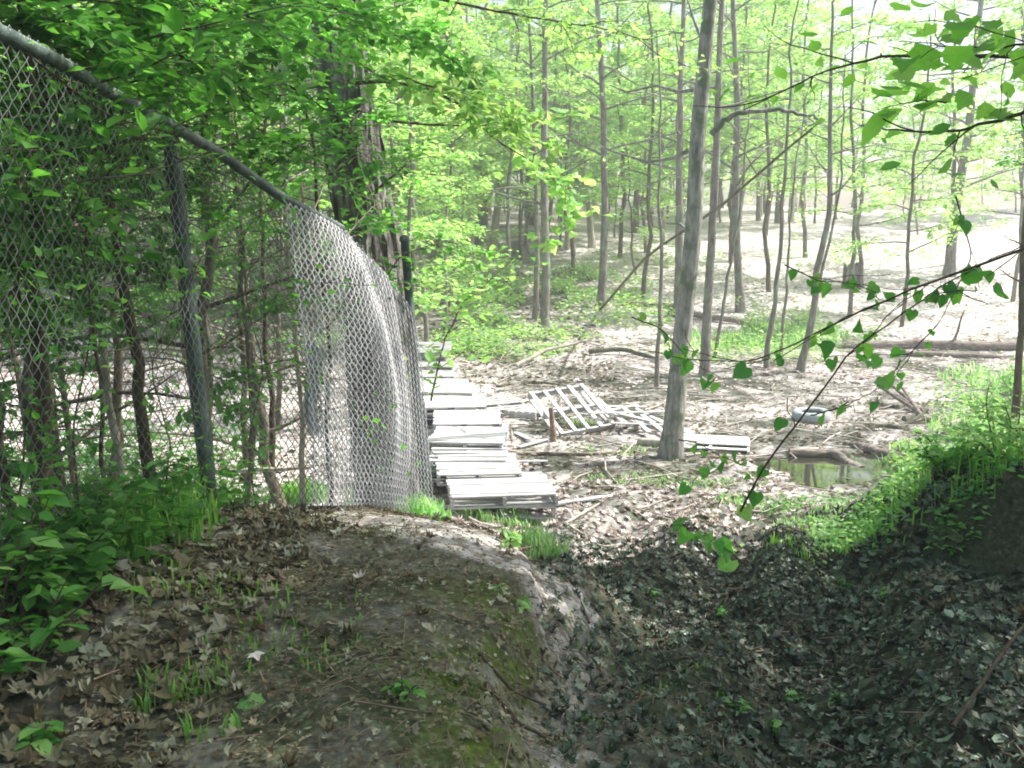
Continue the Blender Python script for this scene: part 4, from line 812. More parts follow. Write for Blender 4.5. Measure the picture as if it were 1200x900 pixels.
small_tree('young_tree', 'pale spotted thin stem seen through the left of the fence', 'tree', [(150, 565), (138, 480), (128, 400), (100, 230), (95, 100)], 7.2, .04, 5.5, 34, nb=9, zlo=3.2, length=1.4, mat='bark_pale')
small_tree('young_tree', 'bare dark whip growing up through the fence mesh at left', 'sapling', [(128, 600), (118, 450), (112, 330), (108, 200)], 4.9, .012, 4.2, 35, nb=6, zlo=2.8, length=.7)
small_tree('young_tree', 'bent dark whip beside the mossy left trunk', 'sapling', [(72, 600), (55, 480), (40, 380), (32, 260)], 4.6, .012, 4.2, 36, nb=7, zlo=2.2, length=.7)
small_tree('young_tree', 'thin stem behind the fence just right of the leaning post', 'tree', [(352, 545), (345, 420), (335, 300), (330, 150)], 9.5, .035, 5.5, 37, nb=10, zlo=2.8, length=1.5, leafm='leaf_mid', mat='bark_pale')
small_tree('young_tree', 'slim brown stem behind the middle of the fence', 'tree', [(292, 560), (286, 450), (275, 330), (262, 180)], 8.0, .03, 5.2, 38, nb=10, zlo=3.0, length=1.4, mat='bark')
small_tree('young_tree', 'slim dark stem behind the fence near the pale sheet', 'tree', [(318, 565), (318, 470), (305, 350), (300, 200)], 10.5, .04, 5.8, 39, nb=10, zlo=3.2, length=1.6, leafm='leaf_mid')
small_tree('young_tree', 'short leafy stem behind the fence beside the old tree', 'sapling', [(385, 560), (383, 470), (380, 380), (370, 180)], 8.6, .028, 4.8, 40, nb=12, zlo=3.0, length=1.1, leafm='leaf_mid')
for i, (x, y, h) in enumerate([(-3.9, 6.2, 4.6), (-5.2, 7.2, 5), (-3.0, 8.6, 4.8), (-4.6, 9.6, 5.4), (-6.6, 10.5, 6), (-3.4, 11.8, 5.6), (-5.4, 13.5, 6.4), (-7.8, 15, 6.5), (-3.9, 15.5, 6.5), (-9.0, 12.0, 6), (-2.6, 5.0, 4.4), (-6, 17.5, 7), (-3.2, 4.1, 4.6), (-4.2, 19, 7), (-2.3, 6.9, 4.9), (-3.9, 8.0, 5.2), (-6.0, 8.6, 6), (-4.9, 11.2, 6.2), (-2.6, 10.4, 5.4)]):
    rng = RS(300+i); base = np.array([x, y, h1(x, y)-.05]); h = h+base[2]; tr = trunk_line(base, (x+rng.randn()*.3, y+rng.randn()*.3, h), 18, rng, .03); rad = flare(.035+.002*i, .01, 18)
    root = empty('understorey_tree', base, 'slim leafy understorey tree among the dim woods behind the fence', 'tree', 'understorey trees behind the fence'); mt = MB(); mc = MB(); tube(mt, tr, rad, 8, wob=.08, rng=rng)
    grow(tr, rad, rng, 17, base[2]+(1.5 if i % 3 else .5), h-.1, 1.8, .25, 7, 24, .10, mt, mc, 'oval', keep=thin, twr=.005)
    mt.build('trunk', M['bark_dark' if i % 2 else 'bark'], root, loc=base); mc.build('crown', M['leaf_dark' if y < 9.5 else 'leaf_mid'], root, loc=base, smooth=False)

# ------------------------------------------------------------------ near boughs reaching into the picture
def bough(name, label, cat, px, lmat, lsize, nleaf, seed, r0=.012, kind='oval', spread=.45, twigs=10, tl=.5, mat='twig', flat=.35, hang=.15, lo=0):
    rng = RS(seed); pa = np.array([P(*q) for q in px]); m = 24; t = np.linspace(0, len(pa)-1, m)
    q = np.stack([np.interp(t, np.arange(len(pa)), pa[:, k]) for k in range(3)], -1)
    q[1:-1] = (q[:-2]+2*q[1:-1]+q[2:])/4; q += rng.randn(m, 3)*r0*.35
    root = empty(name, q[0], label, cat); mt = MB(); mc = MB(); tube(mt, q, np.linspace(r0, r0*.25, m), 6)
    segs = [q[int(m*lo):]]
    for i in range(twigs):
        b = int(m*(lo+(1-lo)*(i+rng.rand())/twigs)); b = min(b, m-2); d = q[b+1]-q[b]; d /= np.linalg.norm(d); s = np.cross(d, (0, 0, 1)); s /= np.linalg.norm(s)+1e-6
        tw = poly(q[b], d*.7+s*(1 if i % 2 else -1)*(.4+.6*rng.rand())+np.array([0, 0, rng.randn()*.25]), tl*(.5+.8*rng.rand()), 6, rng, .16, -.02)
        tube(mt, tw, np.linspace(r0*.4, .0015, 7), 4, cap=False); segs.append(tw)
    ln = np.array([np.linalg.norm(s[-1]-s[0]) for s in segs]); cnt = np.maximum(1, (nleaf*ln/ln.sum())).astype(int)
    CC, DD = [], []
    for s, c in zip(segs, cnt):
        u = rng.rand(c)*(len(s)-1.01); w = u.astype(int); fr = (u-w)[:, None]; d = s[w+1]-s[w]; d /= np.linalg.norm(d, axis=1)[:, None]; sd = np.cross(d, (0, 0, 1)); sg = np.where(rng.rand(c) < .5, 1, -1)[:, None]
        if kind == 'heart':
            base_ = s[w]+(s[w+1]-s[w])*fr; off = sd*sg*.5+rng.randn(c, 3)*.35-np.array([0, 0, .25]); off *= (.02+.03*rng.rand(c, 1))
            for m_ in range(c): tube(mt, [base_[m_], base_[m_]+off[m_]*.5+[0, 0, .004], base_[m_]+off[m_]], .0009, 3, cap=False)
            CC.append(base_+off); DD.append(off/.04+rng.randn(c, 3)*.3-np.array([0, 0, .5])); continue
        CC.append(s[w]+(s[w+1]-s[w])*fr+rng.randn(c, 3)*spread*.1*np.array([1, 1, .6])); DD.append(d*.5+sd*sg+rng.randn(c, 3)*.3-np.array([0, 0, hang]))
    Cn = np.concatenate(CC); D = np.concatenate(DD); m = path_side(Cn, rng, .35) | (cat != 'bough'); Cn = Cn[m]; D = D[m]; k = len(Cn); leaves(mc, Cn, D, upish(rng, k, flat), lsize*(.6+.7*rng.rand(k)), kind, 0, .9 if kind == 'heart' else .4, rng)
    mt.build('stem', M[mat], root, loc=q[0]); mc.build('foliage', M[lmat], root, loc=q[0], smooth=False); return root
BO = [
 ('leafy bough crossing the top left corner above the fence rail', [(-60, 60, 4.2), (80, 40, 4.4), (200, 60, 4.7), (300, 110, 5.0)], 'leaf_dark', .085, 420, .014),
 ('leafy bough rising steeply across the fence rail at far left', [(-20, 230, 4.0), (70, 110, 4.1), (130, 30, 4.3), (190, -60, 4.5)], 'leaf_dark', .08, 380, .016),
 ('bright leafy bough along the top edge left of centre', [(120, -20, 5.2), (230, 5, 5.4), (330, 30, 5.8), (420, 70, 6.2)], 'leaf_mid', .085, 480, .012),
 ('arching bough with thin dark twigs over the middle of the fence', [(100, 80, 5.0), (190, 85, 5.2), (240, 120, 5.3), (280, 170, 5.5)], 'leaf_mid', .07, 380, .010),
 ('leafy bough hanging low over the fence rail', [(40, 160, 4.6), (110, 175, 4.8), (180, 195, 5.0), (230, 215, 5.1)], 'leaf_dark', .07, 360, .009),
 ('pale green bough drooping before the old tree trunk', [(250, 60, 6.0), (320, 90, 6.3), (370, 120, 6.6), (410, 150, 6.9)], 'leaf_mid', .085, 420, .011),
 ('broad spray of pale leaves over the top centre left', [(330, -10, 6.4), (420, 20, 6.8), (500, 50, 7.2), (560, 90, 7.6)], 'leaf_mid', .10, 460, .012),
 ('long bare twigged bough with bright leaves across the top centre', [(450, -20, 7.0), (540, 5, 7.4), (620, 20, 7.8), (680, 28, 8.2), (740, 40, 8.6), (790, 78, 9.0)], 'leaf_far', .09, 260, .014),
 ('green bough hanging in front of the old tree at mid height', [(300, 150, 6.4), (350, 175, 6.7), (395, 205, 7.0), (430, 235, 7.2)], 'leaf_mid', .075, 260, .008),
 ('yellow green spray of broad leaves hanging right of the old tree', [(470, 90, 7.2), (530, 110, 7.5), (580, 130, 7.8), (620, 165, 8.0)], 'leaf_far', .12, 260, .008),
 ('darker leafy bough filling the upper left edge', [(-80, 150, 3.9), (0, 110, 4.1), (60, 90, 4.2), (120, 120, 4.4)], 'leaf_dark', .08, 420, .012),
 ('dense dark spray beside the left edge at mid height', [(-60, 260, 4.2), (20, 250, 4.4), (80, 270, 4.6), (120, 300, 4.7)], 'leaf_dark', .07, 300, .008),
 ('small leafy shoot across the fence mesh below the leaning post top', [(225, 420, 5.6), (270, 400, 5.7), (310, 370, 5.8), (345, 345, 5.9)], 'leaf_dark', .06, 110, .005),
 ('leafy shoot with tiny leaves hanging before the fence at mid right', [(300, 430, 5.9), (340, 420, 6.0), (380, 440, 6.1), (420, 480, 6.3), (440, 520, 6.4)], 'leaf_mid', .055, 120, .005)]
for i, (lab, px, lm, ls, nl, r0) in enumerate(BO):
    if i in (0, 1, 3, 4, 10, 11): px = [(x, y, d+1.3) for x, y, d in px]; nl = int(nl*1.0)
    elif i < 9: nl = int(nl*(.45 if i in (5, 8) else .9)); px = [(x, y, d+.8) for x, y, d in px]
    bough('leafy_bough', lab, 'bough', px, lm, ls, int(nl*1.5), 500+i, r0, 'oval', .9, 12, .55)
VN = [('climbing_vine', 'leafy vine tangled in the fence mesh at the left edge', [(20, 640, 3.65), (30, 520, 3.65), (10, 380, 3.65), (30, 250, 3.62), (10, 150, 3.6)], 260),
 ('climbing_vine', 'leafy vine climbing the fence mesh between the edge and the dark stems', [(95, 620, 4.05), (85, 500, 4.05), (110, 380, 4.1), (90, 260, 4.05), (120, 180, 4.2)], 280),
 ('climbing_vine', 'thin vine in the fence mesh left of the leaning post', [(190, 610, 4.85), (200, 520, 4.85), (175, 430, 4.75), (215, 330, 4.9)], 110),
 ('climbing_vine', 'thin vine in the fence mesh right of the leaning post', [(300, 600, 5.6), (290, 520, 5.6), (310, 430, 5.7), (285, 340, 5.6), (310, 260, 5.8)], 150),
 ('climbing_vine', 'leafy vine wound along the fence rail at the upper left', [(30, 60, 3.75), (90, 110, 4.1), (150, 150, 4.6), (215, 190, 5.1), (260, 230, 5.4)], 70)]
for i, (nm, lab, px, nl) in enumerate(VN): bough(nm, lab, 'vine', px, 'leaf_dark' if i == 0 else 'leaf_mid', .052, int(nl*1.2), 580+i, .006, 'oval', 1.0, 14, .35)
bough('leafy_bough', 'yellow green maple shoot growing over the slope behind the end post', 'bough', [(505, 470, 8.6), (520, 400, 9.0), (545, 350, 9.4), (575, 330, 9.8)], 'leaf_far', .10, 150, 540, .010, 'maple', .8, 9, .6)
bough('leafy_bough', 'hanging maple spray of pale leaves in front of the twin dark trees', 'bough', [(600, 170, 10.0), (640, 200, 10.1), (665, 230, 10.2), (640, 290, 10.2)], 'leaf_far', .12, 130, 541, .007, 'maple', .8, 9, .5)
bough('leafy_bough', 'pale leaved shoot spreading over the top of the end post', 'bough', [(440, 340, 7.2), (470, 300, 7.4), (510, 285, 7.6), (560, 300, 7.9)], 'leaf_mid', .08, 130, 542, .006, 'oval', .8, 8, .5)
bough('bare_twigs', 'dead pale twigs sprouting from the white bulge of the fence', 'twigs', [(395, 290, 6.7), (415, 265, 6.8), (440, 240, 6.9), (432, 215, 7.0)], 'leaf_mid', .06, 60, 543, .006, 'oval', .6, 12, .35, 'twig_pale')
bough('bare_twigs', 'dead pale twig leaning up beside the fence top', 'twigs', [(360, 262, 6.6), (375, 230, 6.7), (383, 205, 6.8), (390, 180, 6.9)], 'leaf_mid', .06, 26, 544, .006, 'oval', .6, 5, .3, 'twig_pale')
# right hand side
bough('vine_stem', 'thin dark arching stem with heart shaped leaves crossing the right side', 'vine', [(1260, 270, 2.5), (1180, 298, 2.6), (1080, 335, 2.75), (990, 372, 2.9), (930, 405, 3.0), (880, 424, 3.1), (845, 421, 3.2), (800, 408, 3.3)], 'leaf_heart', .056, 26, 550, .0045, 'heart', 1.6, 6, .3, 'twig', 1.2, .8)
bough('vine_stem', 'thin dark stem rising from the gully and bending to upper right', 'vine', [(868, 600, 3.3), (895, 545, 3.2), (940, 490, 3.1), (990, 418, 3.0), (1040, 380, 2.9), (1110, 330, 2.8), (1180, 295, 2.6), (1260, 262, 2.5)], 'leaf_heart', .05, 18, 551, .0045, 'heart', 1.6, 6, .25, 'twig', 1.2, .8)
bough('vine_stem', 'short side stem with a green leaf above the tyre', 'vine', [(950, 487, 3.2), (985, 478, 3.15), (1012, 465, 3.1), (1035, 452, 3.05)], 'leaf_heart', .06, 4, 552, .003, 'heart', .5, 2, .1, 'twig', .8, .3)
bough('leafy_bough', 'long dark branch with drooping leaves entering at top right', 'bough', [(1290, 68, 3.6), (1200, 67, 3.8), (1120, 66, 4.0), (1040, 65, 4.2), (980, 78, 4.4), (920, 105, 4.6), (870, 130, 4.8)], 'leaf_bright', .085, 44, 553, .010, 'oval', 1.2, 7, .35, 'twig', .6, .3)
bough('leafy_bough', 'dark curved branch ending left at the upper right edge', 'bough', [(1290, 80, 3.2), (1200, 132, 3.4), (1130, 153, 3.6), (1070, 155, 3.8), (1008, 147, 4.0)], 'leaf_mid', .08, 22, 554, .009, 'oval', 1.2, 6, .3, 'twig', .6, .3)
bough('maple_bough', 'large soft green leaf cluster in the top right corner', 'bough', [(1290, 30, 3.0), (1210, 50, 3.2), (1150, 60, 3.4), (1090, 50, 3.6)], 'leaf_bright', .10, 46, 555, .006, 'maple', .8, 8, .3, 'twig', .5, .3)
bough('maple_bough', 'single spray of long pointed leaves left of the curved branch', 'bough', [(1110, 120, 3.8), (1080, 118, 3.8), (1055, 122, 3.8), (1030, 128, 3.8)], 'leaf_bright', .15, 14, 556, .004, 'oval', .4, 2, .1, 'twig', .5, .1)
bough('leafy_shoot', 'hanging heart shaped leaves in front of the leaning grey trunk', 'shoot', [(740, 372, 3.6), (775, 385, 3.6), (810, 425, 3.6), (850, 445, 3.6)], 'leaf_heart', .055, 9, 557, .003, 'heart', .8, 3, .15, 'twig', 1.0, .8)
bough('leafy_shoot', 'loose hanging vine with small heart shaped leaves at right', 'shoot', [(1120, 230, 3.4), (1140, 300, 3.4), (1100, 380, 3.4), (1060, 420, 3.4)], 'leaf_heart', .05, 22, 558, .003, 'heart', 1.4, 6, .25, 'twig', 1.0, .8)
bough('leafy_shoot', 'small hanging vine of heart leaves left of the bright slope edge', 'shoot', [(920, 310, 3.7), (960, 330, 3.7), (990, 330, 3.7), (1050, 340, 3.7)], 'leaf_heart', .05, 22, 559, .003, 'heart', 1.4, 6, .25, 'twig', 1.0, .8)
bough('leafy_shoot', 'leafy shoot hanging in front of the flat broken pallet', 'shoot', [(795, 515, 3.7), (820, 520, 3.7), (845, 535, 3.7), (830, 545, 3.7)], 'leaf_heart', .055, 9, 560, .003, 'heart', .8, 3, .15, 'twig', .8, .6)
bough('leafy_shoot', 'low green seedling with broad leaves beside the muddy track', 'seedling', [(870, 660, 4.6), (850, 640, 4.6), (832, 628, 4.6), (820, 622, 4.6)], 'leaf_mid', .09, 12, 561, .003, 'heart', .5, 4, .12, 'twig', .6, .3)

# bushes and plants
def bush(name, label, cat, x, y, h, n_st, leafm, lsize, nl, seed, kind='oval', mat='twig', spread=.5, group=None):
    rng = RS(seed); base = np.array([x, y, h1(x, y)-.03]); root = empty(name, base, label, cat, group)
    mt = MB(); mc = MB(); CC, DD = [], []
    for s in range(n_st):
        a = rng.rand()*2*PI; st = poly(base+np.array([math.cos(a), math.sin(a), 0])*.05*h, (math.cos(a)*spread, math.sin(a)*spread, 1), h*(.7+.4*rng.rand()), 7, rng, .13)
        tube(mt, st, np.linspace(.006+.004*h, .002, 8), 5, cap=False)
        for k in range(5):
            q = 1.5+5*rng.rand(); b = int(q); tw = poly(st[b], (rng.randn(), rng.randn(), .4), h*.28, 3, rng, .2); tube(mt, tw, [.004, .003, .002, .001], 3, cap=False)
            c = max(2, int(nl/(n_st*5))); u = rng.rand(c)*2.99; w = u.astype(int); CC.append(tw[w]+(tw[w+1]-tw[w])*(u-w)[:, None]+rng.randn(c, 3)*.05*h); DD.append(rdirs(rng, c)-np.array([0, 0, .2]))
    mt.build('stem', M[mat], root, loc=base); Cn = np.concatenate(CC); k = len(Cn); leaves(mc, Cn, np.concatenate(DD), upish(rng, k, .45), lsize*(.6+.7*rng.rand(k)), kind, 0, .3, rng)
    mc.build('foliage', M[leafm], root, loc=base, smooth=False); return root
g = G(40, 760); 
for i, (px, py, h, lab) in enumerate([(35, 700, .45, 'bright broad leaved plant at the left edge, highest of the clump'), (25, 790, .38, 'broad leaved plant low at the left edge beside dead leaves'), (-10, 740, .5, 'broad leaved plant cut by the left edge of the view'), (75, 690, .3, 'small broad leaved plant at the foot of the fence mesh'), (110, 650, .3, 'leafy plant under the fence between two dark stems')]):
    g = G(px, py); bush('broadleaf_plant', lab, 'plant', g[0], g[1], h, 5, 'leaf_mid', .10, 75, 600+i, 'oval', 'twig', .5)
for i, (px, py, h, lab) in enumerate([(1110, 560, .5, 'leafy bush on the right bank nearest the puddle'), (1175, 540, .7, 'leafy bush on the right bank at the picture edge'), (1060, 560, .4, 'low leafy bush right of the puddle'), (1195, 480, 1.1, 'tall bush beside the right edge sapling'), (1150, 495, .7, 'bush behind the right bank below the fallen trunk')]):
    g = G(px, py); bush('bush', lab, 'bush', g[0], g[1], h, 8, 'leaf_far' if i in (1, 2, 4) else 'leaf_mid', .05+.02*h, 520, 620+i)
for i, (px, py, h, s, lab) in enumerate([(1075, 545, .45, .12, 'pale starry seedling above the thick dark log'), (600, 640, .18, .07, 'small sunlit seedling at the far edge of the mound'), (580, 690, .05, .09, 'curled bright green leaf shoot on the lip of the mound'), (605, 705, .05, .09, 'second curled green leaf lower on the mound lip'), (690, 848, .06, .06, 'tiny two leaved seedling on the bare slope in front'), (470, 820, .16, .05, 'small upright seedling on the path by the moss'), (925, 820, .07, .08, 'low lobed seedling among wet leaves in the gully'), (940, 765, .06, .07, 'flat green seedling in the gully leaves'), (855, 650, .15, .06, 'narrow green seedling beside the sunlit rut'), (40, 880, .1, .08, 'green leaf pair in the lower left corner'), (500, 668, .04, .05, 'tiny green sprout on the path edge')]):
    g = G(px, py); bush('seedling', lab, 'seedling', g[0], g[1], h, 3, 'leaf_far' if py < 720 else 'leaf_mid', s, 14, 640+i, 'maple' if i in (0, 6) else 'oval')
for i, (px, py, lab) in enumerate([(860, 830, 'small green seedling at the left side of the gully floor'), (905, 860, 'yellowish seedling near the bottom edge in the gully'), (1040, 700, 'green seedling below the mossy shoulder of the right bank'), (990, 690, 'grassy green sprout where the gully leaves meet the bank'), (1120, 830, 'dark green seedling among the big leaves at lower right'), (850, 720, 'small seedling by the sunlit rut edge'), (760, 700, 'small green sprout on the near track beyond the mound'), (980, 820, 'narrow leaved sprout in the middle of the gully')]):
    g = G(px, py); bush('seedling', lab, 'seedling', g[0], g[1], .10, 3, 'leaf_mid', .05, 14, 700+i)
for i, (px, py, h, lab) in enumerate([(520, 345, 1.6, 'bright green bush nearest the end post on the slope'), (560, 325, 2.0, 'tallest bright bush left of the twin dark trees'), (600, 345, 1.3, 'low spreading bush just left of the twin dark trees'), (575, 380, 1.1, 'pale bush below the others on the green slope'), (655, 345, 1.1, 'bush between the twin dark trees and the brown tree'), (695, 330, 1.3, 'sunny bush at the foot of the brown tree'), (885, 395, 1.2, 'bush in the undergrowth right of the grey tree'), (945, 385, 1.3, 'bush at the foot of the sapling cluster')]):
    g = G(px, py); bush('bush', lab, 'bush', g[0], g[1], h, 9, 'leaf_far', .10, 700, 660+i, spread=1.0)
# sticks and one big pale leaf in the foreground
log([gz(-.13, 3.55, .03), gz(.0, 3.62, .05), gz(.14, 3.66, .07)], .009, .006, 'short dark stick poking out of the mossy lip, upper one', 'twig', 'stick', 'stick', 6, seed=81)
log([gz(-.10, 3.3, .03), gz(.02, 3.35, .04), gz(.13, 3.35, .05)], .012, .007, 'thicker dark stick poking out of the mossy lip, lower one', 'twig', 'stick', 'stick', 6, seed=82)
log([gz(-.95, 3.7, .02), gz(-.8, 3.55, .03)], .012, .010, 'dark broken stick on the path beside pale leaves', 'twig', 'stick', 'stick', 6, seed=83)
log([gz(1.8, 3.6, .05), gz(2.3, 4.1, .25), gz(2.9, 4.6, .5)], .010, .006, 'long thin dark stick leaning on the right bank', 'twig', 'stick', 'stick', 6, seed=84)
log([gz(.15, 6.0, .02), gz(.35, 5.6, .04), gz(.45, 5.2, .02)], .014, .008, 'curved root crossing the far lip of the mound', 'twig', 'root', 'root', 6, seed=85)
for i in range(26):
    rr = RS(880+i); x0 = 2.5+1.5*rr.rand(); y0 = (7.0*.72+2.05*.69-.69*x0)/.72+.06; z0 = h1(x0, y0+.1)
    log([(x0, y0+.02, z0-.03), (x0-.06+.1*rr.randn(), y0-.14, z0-.16), (x0+.1*rr.randn(), y0-.2, z0-.30-.15*rr.rand())], .011, .004, 'thin root dangling over the dark hollow of the right bank', 'twig', 'root', 'root', 5, seed=890+i, group='roots hanging from the right bank')
def one_leaf(px, py, s, kind, mat, label, seed, cat='leaf', name='dead_leaf', lift=.02):
    rng = RS(seed); g = G(px, py); mb = MB(); a = rng.rand()*6; s *= .75; leaves(mb, np.array([[0, 0, 0.]]), np.array([[math.cos(a), math.sin(a), .1]]), np.array([[rng.randn()*.25, -.35, 1]]), [s], kind, 0, 1.1, rng)
    o = mb.build(name, M[mat], smooth=False); o.location = (g[0], g[1], g[2]+lift); return tag(o, label, cat)
one_leaf(300, 838, .13, 'maple', 'leaf_far', 'large fresh pale green leaf lying flat on the path', 1, name='green_leaf')
one_leaf(95, 770, .15, 'maple', 'litter', 'big pale tan leaf beside the left edge plants', 2)
one_leaf(160, 830, .16, 'oak', 'litter', 'pale curled leaf left of the grass tuft', 3); one_leaf(190, 825, .14, 'maple', 'litter', 'pale lobed leaf touching the grass tuft', 4)
one_leaf(215, 672, .15, 'maple', 'litter', 'pinkish dead leaf high on the leafy bank below the fence', 5); one_leaf(293, 772, .12, 'oak', 'litter_pale', 'white curled leaf in the middle of the path', 6)
one_leaf(413, 685, .09, 'oak', 'litter_pale', 'small white leaf on the bare path', 7); one_leaf(575, 870, .13, 'oak', 'litter', 'pale leaf wedged upright in the slope below the moss', 8)
one_leaf(1075, 790, .14, 'maple', 'litter', 'pale grey leaf in the wet leaves at right', 9); one_leaf(1090, 815, .13, 'oak', 'litter_wet', 'grey green leaf below the pale one at right', 10)
one_leaf(1075, 640, .16, 'maple', 'litter', 'large tan leaf on top of the right bank', 11); one_leaf(1190, 800, .15, 'maple', 'litter', 'pale leaf at the right edge of the gully', 12)

# ================================================================== THE WOODS BEHIND
def proto(seed, h, r, nb, zlo, ln, sub, lper, ls, twr=.008, up=.28, lean=.5):
    rng = RS(seed); tr = trunk_line(np.array([0, 0, -.3]), (rng.randn()*lean, rng.randn()*lean, h), 20, rng, .05); rad = flare(r, .02, 20); mt = MB(); mc = MB(); tube(mt, tr, rad, 8, wob=.06, rng=rng)
    grow(tr, rad, rng, nb, zlo, h-.2, ln, up, sub, lper, ls, mt, mc, twr=twr, sides=4, jit=.12, flat=.4)
    a = mt.build('trunk', M['bark']); b = mc.build('crown', M['leaf_far'], smooth=False); ma, mb_ = a.data, b.data; bpy.data.objects.remove(a); bpy.data.objects.remove(b); return ma, mb_
TALL = [proto(700+i, 15+i, .14+.02*i, 24, 3.4+.3*i, 3.4, 7, 44, .16) for i in range(5)]
UND = [proto(720+i, 6.5+i*.9, .05+.006*i, 20, 1.3+.3*i, 2.1, 6, 26, .14) for i in range(5)]
def clones(mesh, m):
    c = mesh.copy(); c.materials.clear(); c.materials.append(M[m]); return c
BK = {}
for k, mk in (('bark', 'bark_hazed'), ('bark_dark', 'bark'), ('bark_pale', 'bark_pale')):
    BK[k] = ([clones(a, mk) for a, b in TALL], [clones(a, mk) for a, b in UND])
rng = RS(41)
def place(kind, i, x, y, sc_, rz, bark, crown=True):
    src = (TALL, UND)[kind][i]; root = empty(('woodland_tree', 'understorey_sapling')[kind], (x, y, h1(x, y)), ('tall %s barked tree in the bright woods beyond the clearing', 'slim %s stemmed leafy sapling among the trees beyond the clearing')[kind] % {'bark': 'grey brown', 'bark_dark': 'dark', 'bark_pale': 'pale'}[bark], ('tree', 'sapling')[kind], ('tall trees beyond the clearing', 'saplings beyond the clearing')[kind]+' with '+{'bark': 'grey brown', 'bark_dark': 'dark', 'bark_pale': 'pale'}[bark]+' bark', rz)
    root.scale = (sc_,)*3
    for nm, me in (('trunk', BK[bark][kind][i]), ('crown', src[1])):
        if nm == 'crown' and not crown: continue
        o = bpy.data.objects.new(nm, me); C.objects.link(o); o.parent = root
pts = []
def free(x, y, dmin):
    for (a, b) in pts:
        if (a-x)**2+(b-y)**2 < dmin*dmin: return False
    return True
def inview(x, y, m=1.5): return abs(x) < y*.56+m
n_ = 0; tries = 0
while n_ < 95 and tries < 6000:
    tries += 1; y = 33+50*rng.rand()**1.15; x = (rng.rand()*2-1)*(y*.56+2)
    px = 600+FPX*x/y
    if y < 50 and 560 < px < 1500: continue                 # the sunny open slope
    if px > 930 and rng.rand() < .82: continue               # the wood thins out to the right
    if not free(x, y, 2.1): continue
    pts.append((x, y)); place(0, rng.randint(5), x, y, .8+.4*rng.rand(), rng.rand()*6.28, ['bark', 'bark_dark', 'bark', 'bark_pale', 'bark_dark'][rng.randint(5)]); n_ += 1
n_ = 0; tries = 0
while n_ < 165 and tries < 9000:
    tries += 1; y = 24+50*rng.rand(); x = (rng.rand()*2-1)*(y*.56+1.5); px = 600+FPX*x/y
    if y < 37+3*(px > 800) and px > 545: continue
    if y < 50 and px > 950: continue
    if px > 930 and rng.rand() < .45: continue
    if not free(x, y, 1.5): continue
    pts.append((x, y)); place(1, rng.randint(5), x, y, .8+.5*rng.rand(), rng.rand()*6.28, ['bark', 'bark_dark', 'bark_pale'][rng.randint(3)]); n_ += 1
# understorey trees in the middle distance, leafy boughs without lower leaves over the clearing
for i, (px, d, k, s) in enumerate([(1010, 36, 4, 1.25), (1100, 40, 4, 1.3), (1190, 38, 3, 1.3), (860, 41, 4, 1.35), (940, 43, 4, 1.4), (720, 42, 4, 1.35), (640, 43, 4, 1.3), (780, 46, 4, 1.5), (470, 17, 1, .9), (455, 21, 2, 1.0), (500, 24, 3, 1.05), (1060, 29, 2, 1.1), (990, 31, 4, 1.1), (750, 33, 4, 1.15), (600, 33, 4, 1.1), (900, 35, 4, 1.2), (1180, 33, 4, 1.0), (670, 36, 3, 1.2), (820, 38, 4, 1.2)]):
    x = (px-600)/FPX*d; place(1, k, x, d, s, i*1.7, ['bark', 'bark_dark'][i % 2])
# the far-off wood reads as one mass
mb = MB(); rng = RS(55)
n = 26000; y = 78+50*rng.rand(n); x = (rng.rand(n)*2-1)*(y*.62); px = 600+FPX*x/y; hgt = 1+17*rng.rand(n)
m = (fbm(x, y+hgt*2, .12, 3)+fbm(x+hgt*3, hgt, .25, 2) > -.10+.45*sstep(850, 1100, px)*(1-sstep(7, 11, hgt))+.12*sstep(9, 18, hgt)); x, y, hgt = x[m], y[m], hgt[m]; k = len(x)
leaves(mb, np.c_[x, y, H(x, y)+hgt], rdirs(rng, k), upish(rng, k, .8), .55*(.5+.9*rng.rand(k)), 'diamond', 0)
for i in range(150):
    yy = 80+40*rng.rand(); xx = (rng.rand()*1.25-1)*yy*.6; z = h1(xx, yy); tube(mb, [(xx, yy, z-.5), (xx+rng.randn()*.3, yy, z+8), (xx+rng.randn(), yy, z+16)], [.2, .15, .06], 5, 1, cap=False)
tag(mb.build('far_woodland', [M['leaf_far'], M['bark']], smooth=False), kind='stuff')
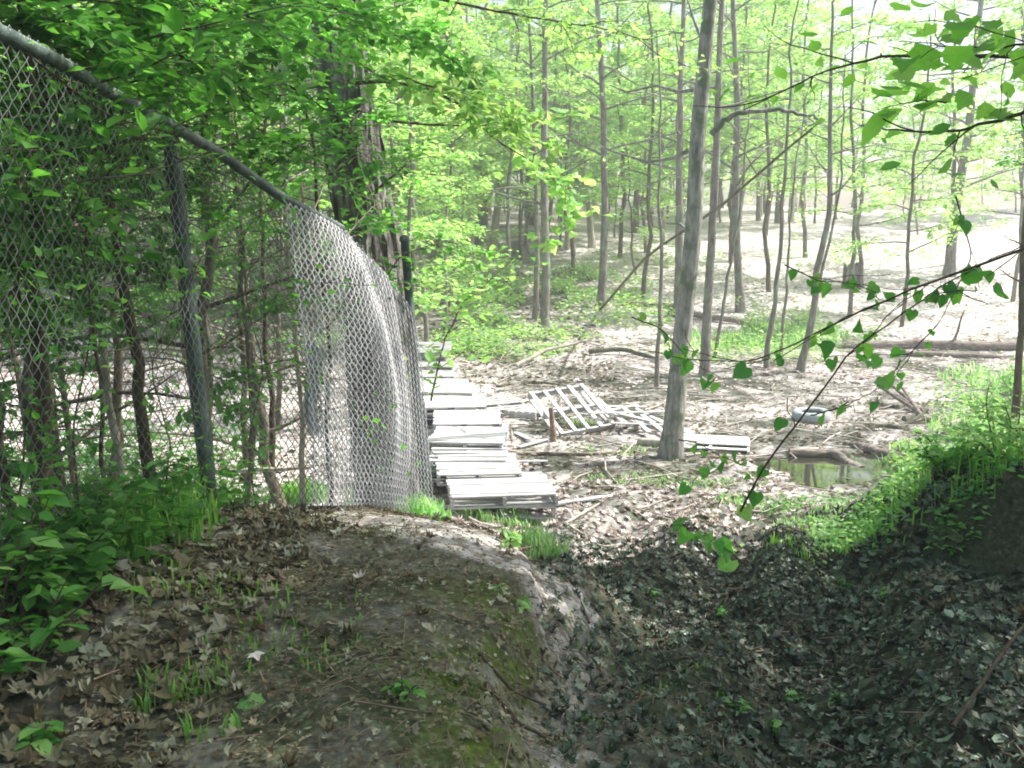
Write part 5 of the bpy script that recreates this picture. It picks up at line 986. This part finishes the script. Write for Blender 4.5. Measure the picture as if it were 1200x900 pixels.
# ================================================================== LIGHT AND CAMERA
sc = bpy.context.scene
w = bpy.data.worlds.new('World'); sc.world = w; w.use_nodes = True
nt = w.node_tree; bg = nt.nodes['Background']
sky = nt.nodes.new('ShaderNodeTexSky'); sky.sky_type = 'NISHITA'; sky.sun_disc = False
sky.sun_elevation = SUN_EL; sky.sun_rotation = SUN_AZ; sky.air_density = 1.2; sky.dust_density = 4; sky.ozone_density = .6
nt.links.new(sky.outputs[0], bg.inputs[0]); bg.inputs[1].default_value = .15
ld = bpy.data.lights.new('sun', 'SUN'); ld.energy = 5; ld.angle = math.radians(.5); ld.color = (1, .975, .92)
lo = bpy.data.objects.new('sun', ld); C.objects.link(lo); lo.rotation_euler = Vector(-SUN).to_track_quat('-Z', 'Y').to_euler(); lo.location = (20, 18, 40)
cd = bpy.data.cameras.new('camera'); cam = bpy.data.objects.new('camera', cd); C.objects.link(cam); sc.camera = cam
cam.location = (0, 0, EYE); cam.rotation_euler = (math.radians(90)-PITCH, 0, 0)
cd.sensor_width = 36; cd.sensor_fit = 'HORIZONTAL'; cd.lens = 36*FPX/1200; cd.clip_end = 2000; cd.clip_start = .05
sc.view_settings.view_transform = 'Standard'; sc.view_settings.look = 'None'; sc.view_settings.exposure = 0; sc.view_settings.gamma = 1
sc.render.engine = 'CYCLES'
cy = sc.cycles; cy.film_exposure = 1.95; cy.use_denoising = True; cy.max_bounces = 7; cy.diffuse_bounces = 4; cy.glossy_bounces = 2; cy.transmission_bounces = 5; cy.transparent_max_bounces = 4
cy.caustics_reflective = False; cy.caustics_refractive = False; cy.sample_clamp_indirect = 8; cy.filter_width = 1.9

# thin sunlit haze over the whole wood, added to stand for lens flare
mb = MB(); mb.add([(x_, y_, z_) for z_ in (-6, 30) for y_ in (-30, 150) for x_ in (-110, 110)], [[0, 2, 3, 1], [4, 5, 7, 6], [0, 1, 5, 4], [2, 6, 7, 3], [0, 4, 6, 2], [1, 3, 7, 5]])
m, nt2, N2, L2 = newmat('flare_haze'); vs = N2.new('ShaderNodeVolumeScatter'); vs.inputs['Density'].default_value = .0036; vs.inputs['Anisotropy'].default_value = .2; vs.inputs['Color'].default_value = (.95, 1, .97, 1)
oo = N2.new('ShaderNodeOutputMaterial'); L2.new(vs.outputs[0], oo.inputs['Volume'])
hz = mb.build('flare_haze', m, smooth=False); hz['kind'] = 'structure'
cy.volume_bounces = 0
